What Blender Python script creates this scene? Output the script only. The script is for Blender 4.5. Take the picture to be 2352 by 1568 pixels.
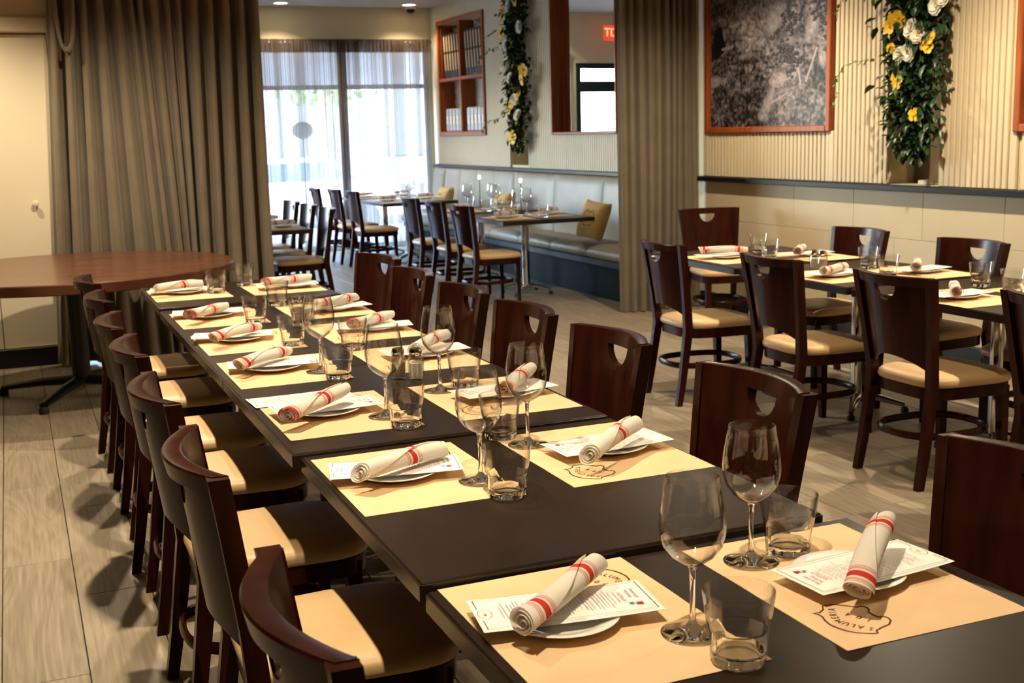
import bpy, bmesh, math, random
import numpy as np
from mathutils import Vector, Matrix
random.seed(7)
PI = math.pi
for o in list(bpy.data.objects): bpy.data.objects.remove(o)
sc = bpy.context.scene
COL = sc.collection

# ------------------------------------------------------------------ camera
CAMH = 1.55
f_px, pit, yaw, rol = 2763.1, .17358, .38932, -.027407
cp, sp, cy, sy = math.cos(pit), math.sin(pit), math.cos(yaw), math.sin(yaw)
FW = Vector((sy*cp, cy*cp, -sp)); R0 = Vector((cy, -sy, 0)); U0 = R0.cross(FW)
cr, sr = math.cos(rol), math.sin(rol)
RT = R0*cr + U0*sr; UP = -R0*sr + U0*cr
cd = bpy.data.cameras.new('camera'); cam = bpy.data.objects.new('camera', cd); COL.objects.link(cam)
cd.sensor_width = 36; cd.lens = f_px/2352*36; cd.clip_start = .05; cd.clip_end = 200
M = Matrix.Identity(4)
for i in range(3):
    M[i][0] = RT[i]; M[i][1] = UP[i]; M[i][2] = -FW[i]
M[2][3] = CAMH
cam.matrix_world = M
cd.dof.use_dof = True; cd.dof.focus_distance = 2.9; cd.dof.aperture_fstop = 8
sc.camera = cam
sc.cycles.transparent_max_bounces = 32; sc.cycles.transmission_bounces = 16; sc.cycles.max_bounces = 16
# ------------------------------------------------------------------ view
vs = sc.view_settings
vs.view_transform = 'Standard'; vs.look = 'None'; vs.gamma = 1; vs.use_curve_mapping = False
vs.exposure = 0.38
# ------------------------------------------------------------------ sky
wd = bpy.data.worlds.new('sky'); sc.world = wd; wd.use_nodes = True
nt = wd.node_tree; bg = nt.nodes['Background']
sky = nt.nodes.new('ShaderNodeTexSky')
sky.sky_type = 'NISHITA'; sky.sun_disc = False; sky.sun_elevation = math.radians(52); sky.sun_rotation = math.radians(200)
nt.links.new(sky.outputs[0], bg.inputs[0]); bg.inputs[1].default_value = 6.0
sd = bpy.data.lights.new('sun', 'SUN'); so = bpy.data.objects.new('sun', sd); COL.objects.link(so)
sd.energy = 8; sd.angle = .02; sd.color = (1, .96, .9)
so.rotation_euler = (math.radians(-42), 0, math.radians(205)); so.location = (0, 30, 20)
# ------------------------------------------------------------------ ceiling downlights (private room grid)
WARM = (1, .81, .56)
def spot(x, y, z, watts, ang=125, blend=.5, col=WARM, r=.03, tgt=None):
    l = bpy.data.lights.new('downlight_beam', 'SPOT'); o = bpy.data.objects.new('downlight_beam', l); COL.objects.link(o)
    l.energy = watts; l.spot_size = math.radians(ang); l.spot_blend = blend; l.color = col; l.shadow_soft_size = r
    o.location = (x, y, z)
    if tgt: o.rotation_euler = (Vector(tgt)-Vector((x, y, z))).to_track_quat('-Z', 'Y').to_euler()
    return o
CEIL, CEILB = 2.9, 3.21
ROOM_LAMPS = [(.52, 1.5, 160, 95), (.52, 3.4, 225, 95), (.52, 5.4, 225, 95), (.70, 7.3, 175, 150), (-.45, 8.2, 115, 130), (2.7, 2.4, 65, 95), (2.7, 4.4, 65, 95), (2.7, 6.4, 80, 95), (4.4, 2.9, 180, 155), (4.4, 5.1, 190, 155), (4.4, 7.4, 165, 155)]
for x, y, w, a in ROOM_LAMPS: spot(x, y, CEIL-.02, w, a, .75)
for x, y, w in [(2.9, 11, 28), (4.3, 12.8, 45), (4.3, 10.4, 40), (4.3, 14.8, 45)]: spot(x, y, CEILB-.02, w, 110, .8)
# daylight portal in the shopfront opening (emits nothing of its own)
pl = bpy.data.lights.new('daylight_portal', 'AREA'); po = bpy.data.objects.new('daylight_portal', pl); COL.objects.link(po)
pl.shape = 'RECTANGLE'; pl.size = 7.8; pl.size_y = 2.7; pl.cycles.is_portal = True
po.location = (1.56, 16.25, 1.4); po.rotation_euler = (math.radians(90), 0, PI); po.rotation_euler = (math.radians(-90), 0, 0)

# ================================================================== helpers
class MB:
    def __init__(s): s.v = []; s.f = []; s.m = []; s.uv = None
    def add(s, vs, fs, mi=0):
        b = len(s.v); s.v += [tuple(v) for v in vs]; s.f += [tuple(i+b for i in f) for f in fs]; s.m += [mi]*len(fs); return s
    def box(s, x0, x1, y0, y1, z0, z1, mi=0, T=None):
        vs = [(x0,y0,z0),(x1,y0,z0),(x1,y1,z0),(x0,y1,z0),(x0,y0,z1),(x1,y0,z1),(x1,y1,z1),(x0,y1,z1)]
        if T: vs = [T @ Vector(v) for v in vs]
        return s.add(vs, [(0,3,2,1),(4,5,6,7),(0,1,5,4),(1,2,6,5),(2,3,7,6),(3,0,4,7)], mi)
    def bbox(s, x0, x1, y0, y1, z0, z1, b=.005, mi=0):
        """box with chamfered edges"""
        X, Y, Z = (x0, x1), (y0, y1), (z0, z1); vs = []; idx = {}
        for i in (0,1):
            for j in (0,1):
                for k in (0,1):
                    sx, sy_, sz = (1-2*i)*b, (1-2*j)*b, (1-2*k)*b
                    idx[i,j,k,0] = len(vs); vs.append((X[i], Y[j]+sy_, Z[k]+sz))
                    idx[i,j,k,1] = len(vs); vs.append((X[i]+sx, Y[j], Z[k]+sz))
                    idx[i,j,k,2] = len(vs); vs.append((X[i]+sx, Y[j]+sy_, Z[k]))
        fs = []
        for i in (0,1):
            q = [idx[i,0,0,0], idx[i,1,0,0], idx[i,1,1,0], idx[i,0,1,0]]; fs.append(q if i else q[::-1])
            q = [idx[0,i,0,1], idx[0,i,1,1], idx[1,i,1,1], idx[1,i,0,1]]; fs.append(q if i else q[::-1])
            q = [idx[0,0,i,2], idx[1,0,i,2], idx[1,1,i,2], idx[0,1,i,2]]; fs.append(q if i else q[::-1])
        for i in (0,1):
            for j in (0,1):
                fs.append([idx[i,j,0,0], idx[i,j,0,1], idx[i,j,1,1], idx[i,j,1,0]])
                fs.append([idx[i,0,j,0], idx[i,0,j,2], idx[i,1,j,2], idx[i,1,j,0]])
                fs.append([idx[0,i,j,1], idx[0,i,j,2], idx[1,i,j,2], idx[1,i,j,1]])
                for k in (0,1): fs.append([idx[i,j,k,0], idx[i,j,k,1], idx[i,j,k,2]])
        return s.add(vs, fs, mi)
    def lathe(s, prof, n=24, c=(0,0,0), mi=0, cap=True, facet=None):
        b = []; vs = []
        for r, z in prof:
            row = []
            for k in range(n):
                a = 2*PI*k/n; rr = r if facet is None else facet(r, z, a)
                row.append(len(vs)); vs.append((c[0]+rr*math.cos(a), c[1]+rr*math.sin(a), c[2]+z))
            b.append(row)
        fs = []
        for i in range(len(b)-1):
            for k in range(n): fs.append((b[i][k], b[i][(k+1)%n], b[i+1][(k+1)%n], b[i+1][k]))
        if cap: fs.append(tuple(b[0][::-1])); fs.append(tuple(b[-1]))
        return s.add(vs, fs, mi)
    def tube(s, pts, r, n=8, mi=0, closed=False, sq=None):
        pts = [Vector(p) for p in pts]; N = len(pts); vs = []; rows = []
        rr = r if isinstance(r, (list, tuple)) else [r]*N
        up = Vector((0,0,1))
        for i, p in enumerate(pts):
            a = pts[(i-1) % N] if (closed or i) else p; c = pts[(i+1) % N] if (closed or i < N-1) else p
            t = (c-a).normalized(); u = up if abs(t.dot(up)) < .95 else Vector((1,0,0))
            x = t.cross(u).normalized(); y = x.cross(t)
            row = []
            for k in range(n):
                ang = 2*PI*(k+.5)/n
                w, h = (rr[i], rr[i]) if sq is None else (sq[0]*rr[i], sq[1]*rr[i])
                row.append(len(vs)); vs.append(p + x*(w*math.cos(ang)) + y*(h*math.sin(ang)))
            rows.append(row)
        fs = []
        for i in range(N if closed else N-1):
            A, B = rows[i], rows[(i+1) % N]
            for k in range(n): fs.append((A[k], A[(k+1)%n], B[(k+1)%n], B[k]))
        if not closed: fs.append(tuple(rows[0][::-1])); fs.append(tuple(rows[-1]))
        return s.add(vs, fs, mi)
    def bar(s, stations, mi=0):
        """rectangular section bar through stations (center, halfx, halfy) stacked along z"""
        vs = []; fs = []
        for (x, y, z), hx, hy in stations: vs += [(x-hx,y-hy,z),(x+hx,y-hy,z),(x+hx,y+hy,z),(x-hx,y+hy,z)]
        n = len(stations)
        for i in range(n-1):
            a, b = 4*i, 4*i+4
            for k in range(4): fs.append((a+k, a+(k+1)%4, b+(k+1)%4, b+k))
        fs += [(3,2,1,0), tuple(4*(n-1)+k for k in range(4))]
        return s.add(vs, fs, mi)
    def grid(s, P, mi=0):
        nr, nc = len(P), len(P[0]); vs = [p for r in P for p in r]
        return s.add(vs, [(i*nc+j, i*nc+j+1, (i+1)*nc+j+1, (i+1)*nc+j) for i in range(nr-1) for j in range(nc-1)], mi)
    def ribbon(s, pts, w, z, closed=False, mi=0):
        """flat printed stroke in the xy plane"""
        N = len(pts); L = []; Rr = []
        for i in range(N):
            a = pts[(i-1) % N] if (closed or i) else pts[i]; c = pts[(i+1) % N] if (closed or i < N-1) else pts[i]
            dx, dy = c[0]-a[0], c[1]-a[1]; l = math.hypot(dx, dy) or 1
            nx, ny = -dy/l*w/2, dx/l*w/2
            L.append((pts[i][0]+nx, pts[i][1]+ny, z)); Rr.append((pts[i][0]-nx, pts[i][1]-ny, z))
        fs = []
        for i in range(N if closed else N-1):
            j = (i+1) % N; fs.append((i, N+i, N+j, j))
        return s.add(L+Rr, fs, mi)
    def rect(s, x0, x1, y0, y1, z, mi=0): return s.add([(x0,y0,z),(x1,y0,z),(x1,y1,z),(x0,y1,z)], [(0,1,2,3)], mi)
    def frame(s, x0, x1, y0, y1, w, z, mi=0):
        s.rect(x0,x1,y0,y0+w,z,mi); s.rect(x0,x1,y1-w,y1,z,mi); s.rect(x0,x0+w,y0+w,y1-w,z,mi); return s.rect(x1-w,x1,y0+w,y1-w,z,mi)
    def mesh(s, name, mats, smooth=0, merge=False):
        me = bpy.data.meshes.new(name); me.from_pydata(s.v, [], s.f)
        for m in (mats if isinstance(mats, (list, tuple)) else [mats]): me.materials.append(m)
        if any(s.m): me.polygons.foreach_set('material_index', s.m)
        bm = bmesh.new(); bm.from_mesh(me)
        if merge: bmesh.ops.remove_doubles(bm, verts=bm.verts, dist=1e-5)
        bmesh.ops.recalc_face_normals(bm, faces=bm.faces)
        bm.to_mesh(me); bm.free()
        if smooth:
            me.polygons.foreach_set('use_smooth', [True]*len(me.polygons))
            me.set_sharp_from_angle(angle=math.radians(smooth))
        me.update(); return me
    def build(s, name, mats, parent=None, smooth=0, merge=False): return mobj(name, s.mesh(name, mats, smooth, merge), parent)
def mobj(name, me, parent=None, loc=None, rot=None):
    o = bpy.data.objects.new(name, me); COL.objects.link(o)
    if parent: o.parent = parent
    if loc: o.location = loc
    if rot: o.rotation_euler = rot
    return o
def empty(name, loc=(0,0,0), rz=0):
    o = bpy.data.objects.new(name, None); COL.objects.link(o); o.location = loc; o.rotation_euler = (0,0,rz); o.empty_display_size = .1; return o
def tag(o, label, cat, group=None, kind=None):
    o['label'] = label; o['category'] = cat
    if group: o['group'] = group
    if kind: o['kind'] = kind
    return o
def struct(o, label=None):
    o['kind'] = 'structure'
    if label: o['label'] = label
    return o
def copy_tree(o, parent=None):
    c = o.copy(); COL.objects.link(c)
    if parent: c.parent = parent
    for ch in list(o.children): copy_tree(ch, c)
    return c
_used = set()
def place(proto, loc, rz, label, cat, group):
    if proto.name in _used: o = copy_tree(proto)
    else: o = proto; _used.add(proto.name)
    o.location = loc; o.rotation_euler = (0,0,rz); return tag(o, label, cat, group)
ORD = ['first','second','third','fourth','fifth','sixth','seventh','eighth']

# ================================================================== materials
def mat(name, col=(.5,.5,.5), rough=.5, metal=0, spec=.5, coat=0, trans=0, ior=1.45, emit=None, es=0):
    m = bpy.data.materials.new(name); m.use_nodes = True; b = m.node_tree.nodes['Principled BSDF']
    b.inputs['Base Color'].default_value = (*col, 1); b.inputs['Roughness'].default_value = rough; b.inputs['Metallic'].default_value = metal
    b.inputs['Specular IOR Level'].default_value = spec; b.inputs['Coat Weight'].default_value = coat; b.inputs['Coat Roughness'].default_value = .15
    b.inputs['Transmission Weight'].default_value = trans; b.inputs['IOR'].default_value = ior
    if emit: b.inputs['Emission Color'].default_value = (*emit, 1); b.inputs['Emission Strength'].default_value = es
    m.diffuse_color = (*col, 1); return m
def N(m, t, **kw):
    n = m.node_tree.nodes.new(t)
    for k, v in kw.items(): setattr(n, k, v)
    return n
def L(m, a, b): m.node_tree.links.new(a, b)
def B(m): return m.node_tree.nodes['Principled BSDF']
def coords(m, scale=(1,1,1), kind='Object', rnd=0):
    tc = N(m, 'ShaderNodeTexCoord'); mp = N(m, 'ShaderNodeMapping'); mp.inputs['Scale'].default_value = scale
    src = tc.outputs[kind]
    if rnd:
        oi = N(m, 'ShaderNodeObjectInfo'); va = N(m, 'ShaderNodeVectorMath', operation='SCALE'); cx = N(m, 'ShaderNodeCombineXYZ')
        for i in range(3): L(m, oi.outputs['Random'], cx.inputs[i])
        va.inputs['Scale'].default_value = rnd; L(m, cx.outputs[0], va.inputs[0])
        ad = N(m, 'ShaderNodeVectorMath', operation='ADD'); L(m, src, ad.inputs[0]); L(m, va.outputs[0], ad.inputs[1]); src = ad.outputs[0]
    L(m, src, mp.inputs[0]); return mp.outputs[0]
def ramp(m, fac, stops, interp='LINEAR'):
    r = N(m, 'ShaderNodeValToRGB'); r.color_ramp.interpolation = interp; e = r.color_ramp.elements
    while len(e) < len(stops): e.new(.5)
    for i, (p, c) in enumerate(stops): e[i].position = p; e[i].color = (*c, 1)
    L(m, fac, r.inputs[0]); return r.outputs[0]
def noise(m, vec, scale, detail=3, rough=.5, dist=0):
    n = N(m, 'ShaderNodeTexNoise'); n.inputs['Scale'].default_value = scale; n.inputs['Detail'].default_value = detail; n.inputs['Roughness'].default_value = rough; n.inputs['Distortion'].default_value = dist
    L(m, vec, n.inputs['Vector']); return n.outputs['Fac']
def bump(m, h, strength=.2, dist=.002):
    b = N(m, 'ShaderNodeBump'); b.inputs['Strength'].default_value = strength; b.inputs['Distance'].default_value = dist
    L(m, h, b.inputs['Height']); L(m, b.outputs[0], B(m).inputs['Normal'])
def mottled(name, c0, c1, rough, scale, bs=0, sc3=(1,1,1), rnd=0, coat=0, spec=.5, lo=.35, hi=.65, bscale=None, detail=4):
    m = mat(name, c0, rough, coat=coat, spec=spec); v = coords(m, sc3, rnd=rnd); n = noise(m, v, scale, detail)
    L(m, ramp(m, n, [(lo, c0), (hi, c1)]), B(m).inputs['Base Color'])
    if bs: bump(m, noise(m, coords(m, sc3), bscale or scale*6, 3), bs)
    return m
WOOD = mottled('chair_wood', (.0215,.0044,.0024), (.038,.0085,.0042), .24, 3, sc3=(8,8,1), rnd=5, spec=.15)
TOPW = mottled('table_laminate', (.0120,.0064,.0040), (.0200,.0106,.0064), .35, 3.2, bs=.05, bscale=400, spec=.22)
EDGEW = mottled('table_edge', (.016,.010,.008), (.03,.019,.014), .3, 14)
ROUNDW = mottled('round_table_wood', (.085,.028,.013), (.14,.05,.024), .3, 2.2, sc3=(1,7,1), coat=.2)
VINYL = mottled('tan_vinyl', (.56,.375,.185), (.62,.42,.215), .42, 6, bs=.12, bscale=380, rnd=3)
CHROME = mat('chrome', (.75,.76,.78), .12, metal=1)
BLACKM = mat('black_metal', (.012,.012,.013), .4)
RUBBER = mat('rubber', (.01,.01,.01), .6)
BLACKG = mat('black_lacquer', (.006,.006,.008), .4, spec=.25)
KRAFT = mottled('kraft_paper', (.72,.50,.285), (.77,.545,.32), .75, 9, bs=.06, bscale=160, rnd=4, spec=.2)
INK = mat('brown_ink', (.10,.05,.02), .8, spec=.1)
PAPER = mat('menu_paper', (.87,.85,.81), .6, spec=.3)
MINK = mat('menu_ink', (.16,.13,.13), .8, spec=.1)
MGREY = mat('menu_grey', (.45,.42,.41), .8, spec=.1)
MRED = mat('menu_red', (.55,.03,.04), .7, spec=.1)
MBLUE = mat('menu_blue', (.03,.22,.5), .7, spec=.1)
CHINA = mat('white_china', (.86,.84,.78), .12, coat=.5)
def thin_glass(name, edge, refr=.35):
    """clear glassware: mostly straight-through with bright grazing reflection, part true refraction"""
    m = bpy.data.materials.new(name); m.use_nodes = True; t = m.node_tree; t.nodes.clear(); nn = t.nodes.new
    out = nn('ShaderNodeOutputMaterial'); mx = nn('ShaderNodeMixShader'); tr = nn('ShaderNodeBsdfTransparent'); gl = nn('ShaderNodeBsdfGlossy'); lw = nn('ShaderNodeLayerWeight'); cr_ = nn('ShaderNodeValToRGB'); pw = nn('ShaderNodeMath'); ma = nn('ShaderNodeMath'); m2 = nn('ShaderNodeMixShader'); gs = nn('ShaderNodeBsdfGlass')
    gl.inputs['Roughness'].default_value = 0; gs.inputs['Roughness'].default_value = 0; gs.inputs['IOR'].default_value = 1.45; lw.inputs[0].default_value = .5; m2.inputs[0].default_value = refr
    pw.operation = 'POWER'; pw.inputs[1].default_value = 2.7; ma.operation = 'MULTIPLY_ADD'; ma.inputs[1].default_value = .85; ma.inputs[2].default_value = .06
    e = cr_.color_ramp.elements; e[0].position = .55; e[0].color = (.99,.995,.99,1); e[1].position = 1; e[1].color = (*edge,1)
    for a, b in ((lw.outputs['Facing'], pw.inputs[0]), (pw.outputs[0], ma.inputs[0]), (ma.outputs[0], mx.inputs[0]), (lw.outputs['Facing'], cr_.inputs[0]), (cr_.outputs[0], tr.inputs[0]), (tr.outputs[0], mx.inputs[1]), (gl.outputs[0], mx.inputs[2]), (mx.outputs[0], m2.inputs[1]), (gs.outputs[0], m2.inputs[2]), (m2.outputs[0], out.inputs[0])): t.links.new(a, b)
    return m
GLASS = thin_glass('wine_glass', (.42,.40,.35), 0)
GLASST = thin_glass('tumbler_wall', (.34,.37,.31), 0)
GLASSF = mat('glass_stem', (1,1,1), .0, trans=1, ior=1.47)
GLASSG = mat('tumbler_glass', (.985,1,.985), .0, trans=1, ior=1.5)
SALT = mottled('salt', (.80,.78,.72), (.70,.67,.6), .8, 300)
PEPPER = mottled('pepper', (.26,.21,.16), (.42,.36,.28), .8, 400)
CREAM = mottled('cream_wall', (.70,.59,.385), (.73,.62,.41), .6, 2.5, bs=.05, bscale=90)
CREAMS = mottled('cream_slat_paint', (.66,.56,.38), (.69,.59,.405), .5, 4, bs=.04, bscale=120, rnd=6)
TILEM = mottled('cream_panel', (.56,.47,.305), (.60,.505,.33), .5, 2, bs=.04, bscale=120, rnd=6)
WHITEP = mat('cream_trim', (.76,.68,.5), .4)
CEILM = mat('ceiling_paint', (.42,.38,.32), .8)
DARKW = mottled('dark_panelling', (.06,.036,.022), (.09,.055,.033), .6, 3)
BASEB = mat('black_baseboard', (.006,.006,.006), .45)
GROUT = mat('grout', (.035,.027,.02), .9)
FRAMEW = mottled('mahogany_frame', (.27,.060,.013), (.37,.095,.022), .38, 2.2, sc3=(14,14,1.5), spec=.3)
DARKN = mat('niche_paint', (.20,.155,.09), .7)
DRAPE = mottled('taupe_drape', (.170,.137,.092), (.198,.160,.109), .75, 5, bs=.08, bscale=500, spec=.25)
B(DRAPE).inputs['Sheen Weight'].default_value = .25
TEAL = mottled('teal_panel', (.006,.013,.017), (.008,.017,.022), .7, 2, spec=.12)
BANQ = mottled('banquette_vinyl', (.30,.25,.18), (.34,.285,.21), .45, 4, bs=.08, bscale=260)
PILLOW = mottled('mustard_linen', (.62,.40,.14), (.7,.47,.18), .85, 40, bs=.2, bscale=300)
MIRROR = mat('mirror_glass', (.93,.94,.93), .0, metal=1)
def leafmat(name, a, b, rough=.35):
    m = mat(name, a, rough, spec=.5); oi = N(m, 'ShaderNodeObjectInfo'); n = noise(m, coords(m, rnd=5), 12)
    mx = N(m, 'ShaderNodeMath', operation='ADD'); L(m, oi.outputs['Random'], mx.inputs[0]); L(m, n, mx.inputs[1])
    L(m, ramp(m, mx.outputs[0], [(.3, a), (1.2 if False else 1, b)]), B(m).inputs['Base Color']); return m
LEAFD = leafmat('leaf_dark', (.006,.022,.009), (.022,.06,.02))
LEAFL = leafmat('leaf_light', (.06,.14,.025), (.17,.30,.06))
YEL = mottled('yellow_petal', (.80,.45,.012), (.88,.58,.03), .55, 20)
WHT = mottled('white_petal', (.82,.80,.66), (.88,.87,.78), .55, 20)
STEMM = mat('vine_stem', (.10,.13,.035), .6)
# striped napkin linen: UV.x runs along the roll
def napkin_mat(c1, c2):
    m = mat('striped_linen', (.84,.80,.72), .85, spec=.15)
    tc = N(m, 'ShaderNodeUVMap'); sx = N(m, 'ShaderNodeSeparateXYZ'); L(m, tc.outputs[0], sx.inputs[0])
    ds = []
    for c in (c1, c2):
        s = N(m, 'ShaderNodeMath', operation='SUBTRACT'); L(m, sx.outputs[0], s.inputs[0]); s.inputs[1].default_value = c
        a = N(m, 'ShaderNodeMath', operation='ABSOLUTE'); L(m, s.outputs[0], a.inputs[0]); ds.append(a)
    mn = N(m, 'ShaderNodeMath', operation='MINIMUM'); L(m, ds[0].outputs[0], mn.inputs[0]); L(m, ds[1].outputs[0], mn.inputs[1])
    W, Rr, P = (.84,.80,.72), (.62,.055,.035), (.70,.26,.21)
    c = ramp(m, mn.outputs[0], [(0,Rr),(.024,W),(.044,P),(.051,W),(.058,P),(.065,W),(.072,P),(.079,W)], 'CONSTANT')
    L(m, c, B(m).inputs['Base Color']); bump(m, noise(m, coords(m), 900, 2), .15, .001)
    tl = N(m, 'ShaderNodeBsdfTranslucent'); mx = N(m, 'ShaderNodeMixShader'); mx.inputs[0].default_value = .3; L(m, c, tl.inputs[0])
    ou = m.node_tree.nodes['Material Output']; L(m, B(m).outputs[0], mx.inputs[1]); L(m, tl.outputs[0], mx.inputs[2]); L(m, mx.outputs[0], ou.inputs[0])
    return m
NAPM = [napkin_mat(.16, .72), napkin_mat(-.1, .62), napkin_mat(.02, .56), napkin_mat(.10, .80)]
# plank wood
def plank_mat():
    m = mat('plank_tile', (.3,.25,.19), .42, spec=.45)
    v = coords(m, (1,.16,1), rnd=9)
    n1 = noise(m, v, 4.5, 2, .5, 1.2)
    w = N(m, 'ShaderNodeMath', operation='MULTIPLY'); L(m, n1, w.inputs[0]); w.inputs[1].default_value = 62
    si = N(m, 'ShaderNodeMath', operation='SINE'); L(m, w.outputs[0], si.inputs[0])
    n2 = noise(m, coords(m, (1,.03,1), rnd=9), 90, 3)
    ad = N(m, 'ShaderNodeMath', operation='MULTIPLY_ADD'); L(m, si.outputs[0], ad.inputs[0]); ad.inputs[1].default_value = .10; L(m, n2, ad.inputs[2])
    oi = N(m, 'ShaderNodeObjectInfo'); a2 = N(m, 'ShaderNodeMath', operation='MULTIPLY_ADD'); L(m, oi.outputs['Random'], a2.inputs[0]); a2.inputs[1].default_value = .22; L(m, ad.outputs[0], a2.inputs[2])
    L(m, ramp(m, a2.outputs[0], [(.3,(.215,.172,.118)), (.62,(.30,.245,.175)), (.95,(.375,.315,.235))]), B(m).inputs['Base Color'])
    bump(m, n2, .06, .001); return m
PLANK = plank_mat()
# sheer fabric
def sheer_mat(name, col, opac):
    m = bpy.data.materials.new(name); m.use_nodes = True; t = m.node_tree; t.nodes.clear()
    out = t.nodes.new('ShaderNodeOutputMaterial'); mx = t.nodes.new('ShaderNodeMixShader'); tr = t.nodes.new('ShaderNodeBsdfTransparent')
    m2 = t.nodes.new('ShaderNodeMixShader'); df = t.nodes.new('ShaderNodeBsdfDiffuse'); tl = t.nodes.new('ShaderNodeBsdfTranslucent')
    df.inputs[0].default_value = (*col,1); tl.inputs[0].default_value = (*col,1); m2.inputs[0].default_value = .5; mx.inputs[0].default_value = opac
    t.links.new(df.outputs[0], m2.inputs[1]); t.links.new(tl.outputs[0], m2.inputs[2]); t.links.new(tr.outputs[0], mx.inputs[1]); t.links.new(m2.outputs[0], mx.inputs[2]); t.links.new(mx.outputs[0], out.inputs[0])
    return m
SHEER = sheer_mat('sheer_voile', (.32,.285,.25), .47)
SHEERH = sheer_mat('sheer_heading', (.15,.115,.085), .95)
PANE = sheer_mat('window_pane', (.8,.85,.85), .04)

# ================================================================== room shell
XW, YC, YB = 5.5, 9.0, 16.0          # right wall face, curtain line, shopfront wall
XL = -2.6; YN = -2.2
def decomp(r0, r1, openings):
    """split rectangle (a0,a1)x(b0,b1) minus openings into rectangles"""
    As = sorted({r0[0], r0[1], *[q for o in openings for q in o[:2] if r0[0] < q < r0[1]]})
    Bs = sorted({r1[0], r1[1], *[q for o in openings for q in o[2:] if r1[0] < q < r1[1]]}); out = []
    for i in range(len(As)-1):
        for j in range(len(Bs)-1):
            a, b = (As[i]+As[i+1])/2, (Bs[j]+Bs[j+1])/2
            if not any(o[0] < a < o[1] and o[2] < b < o[3] for o in openings): out.append((As[i], As[i+1], Bs[j], Bs[j+1]))
    return out
# floor
m = MB(); m.box(XL-.2, XW+.3, YN-.2, YB+.2, -.12, -.006); floor = struct(m.build('floor', GROUT))
PW, PLN = .242, 1.09
OFF = {12: .51, 13: .125, 14: .55, 15: .10}
def plank_iter():
    k = -11
    while -.152+PW*k < XW+.2:
        x0 = -.152+PW*k; off = OFF.get(k, (.33+.67*k) % PLN); y = YN - PLN + off
        while y < YB+.1:
            yield k, x0, y; y += PLN
        k += 1
pm = {}
rest = MB(); g = .0017
for k, x0, y0 in plank_iter():
    a, b = max(y0, YN), min(y0+PLN, YB)
    if b-a < .05: continue
    x1 = min(x0+PW, XW+.15)
    near = (-3 <= k and 2.1 < b and a < 9.3) or (k >= 6 and a >= 9.2-PLN and b > 9)
    if near:
        key = (round(x1-x0, 3), round(b-a, 3))
        if key not in pm:
            mm = MB(); mm.bbox(-(x1-x0)/2+g, (x1-x0)/2-g, -(b-a)/2+g, (b-a)/2-g, -.006, 0, .0012); pm[key] = mm.mesh('plank', PLANK)
        mobj('plank', pm[key], floor, ((x0+x1)/2, (a+b)/2, 0))
    else: rest.box(x0+g, x1-g, a+g, b-g, -.006, 0)
ro = rest.build('plank_field', PLANK, floor); ro['kind'] = 'stuff'

# right wall with openings
PIC = (7.21, 8.90, 1.48, 2.78); NIN = (6.10, 6.60, 1.125, 2.88); NIF = (12.72, 13.24, 1.15, 3.15)
MIR = (10.50, 12.02, 1.49, 2.98); SHF = (13.98, 15.68, 1.50, 3.00); PIC2 = (3.6, 5.49, 1.46, 2.78)
ops = [(NIN[0],NIN[1],NIN[2],NIN[3]), NIF, MIR, (SHF[0]+.05, SHF[1]-.05, SHF[2]+.05, SHF[3]-.05)]
m = MB()
for a0, a1, b0, b1 in decomp((YN, YB+.1), (0, CEILB+.1), ops): m.box(XW, XW+.22, a0, a1, b0, b1)
m.box(XW+.22, XW+.3, YN, YB+.1, 0, CEILB+.1)
wall_right = struct(m.build('wall_right', CREAM, merge=True))
# rail
m = MB(); m.bbox(XW-.075, XW, YN, YB-.05, 1.083, 1.122, .004); struct(m.build('trim_1', BLACKG))
# fluted slats: individuals in the near room, one joined part beyond
SP = .0485
def slat_spans(y, z0, z1, holes):
    cuts = [(h[2]-.0, h[3]) for h in holes if h[0]-.006 < y < h[1]+.006]; sp = [(z0, z1)]
    for a, b in cuts:
        n = []
        for s0, s1 in sp:
            if b <= s0 or a >= s1: n.append((s0, s1)); continue
            if a > s0: n.append((s0, a))
            if b < s1: n.append((b, s1))
        sp = n
    return [s for s in sp if s[1]-s[0] > .03]
sm = {}
def slat_mesh(h, wdt):
    k = (round(h, 3), wdt)
    if k not in sm:
        mm = MB(); mm.bbox(-.022, 0, -wdt/2, wdt/2, 0, h, .004); sm[k] = mm.mesh('slat', CREAMS)
    return sm[k]
y = 3.62; i = 0
while y < 8.96:
    if not (abs(y-PIC[0]) < .03 or abs(y-PIC[1]) < .03 or abs(y-PIC2[1]) < .03):
        for a, b in slat_spans(y, 1.124, CEIL, [PIC, NIN, PIC2]): mobj('slat', slat_mesh(b-a, .0355), wall_right, (XW, y, a))
    y += SP
for yy in (PIC[0]-.002, PIC[1]+.002, PIC2[1]+.004): mobj('slat', slat_mesh(1.485-1.124, .055), wall_right, (XW-.004, yy, 1.124))
m = MB(); y = 9.1
while y < YB-.05:
    for a, b in slat_spans(y, 1.124, CEILB, [NIF, MIR, SHF]): m.box(XW-.022, XW, y-.0165, y+.0165, a, b)
    y += SP
o = m.build('slat_field', CREAMS, wall_right); o['kind'] = 'stuff'
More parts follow.
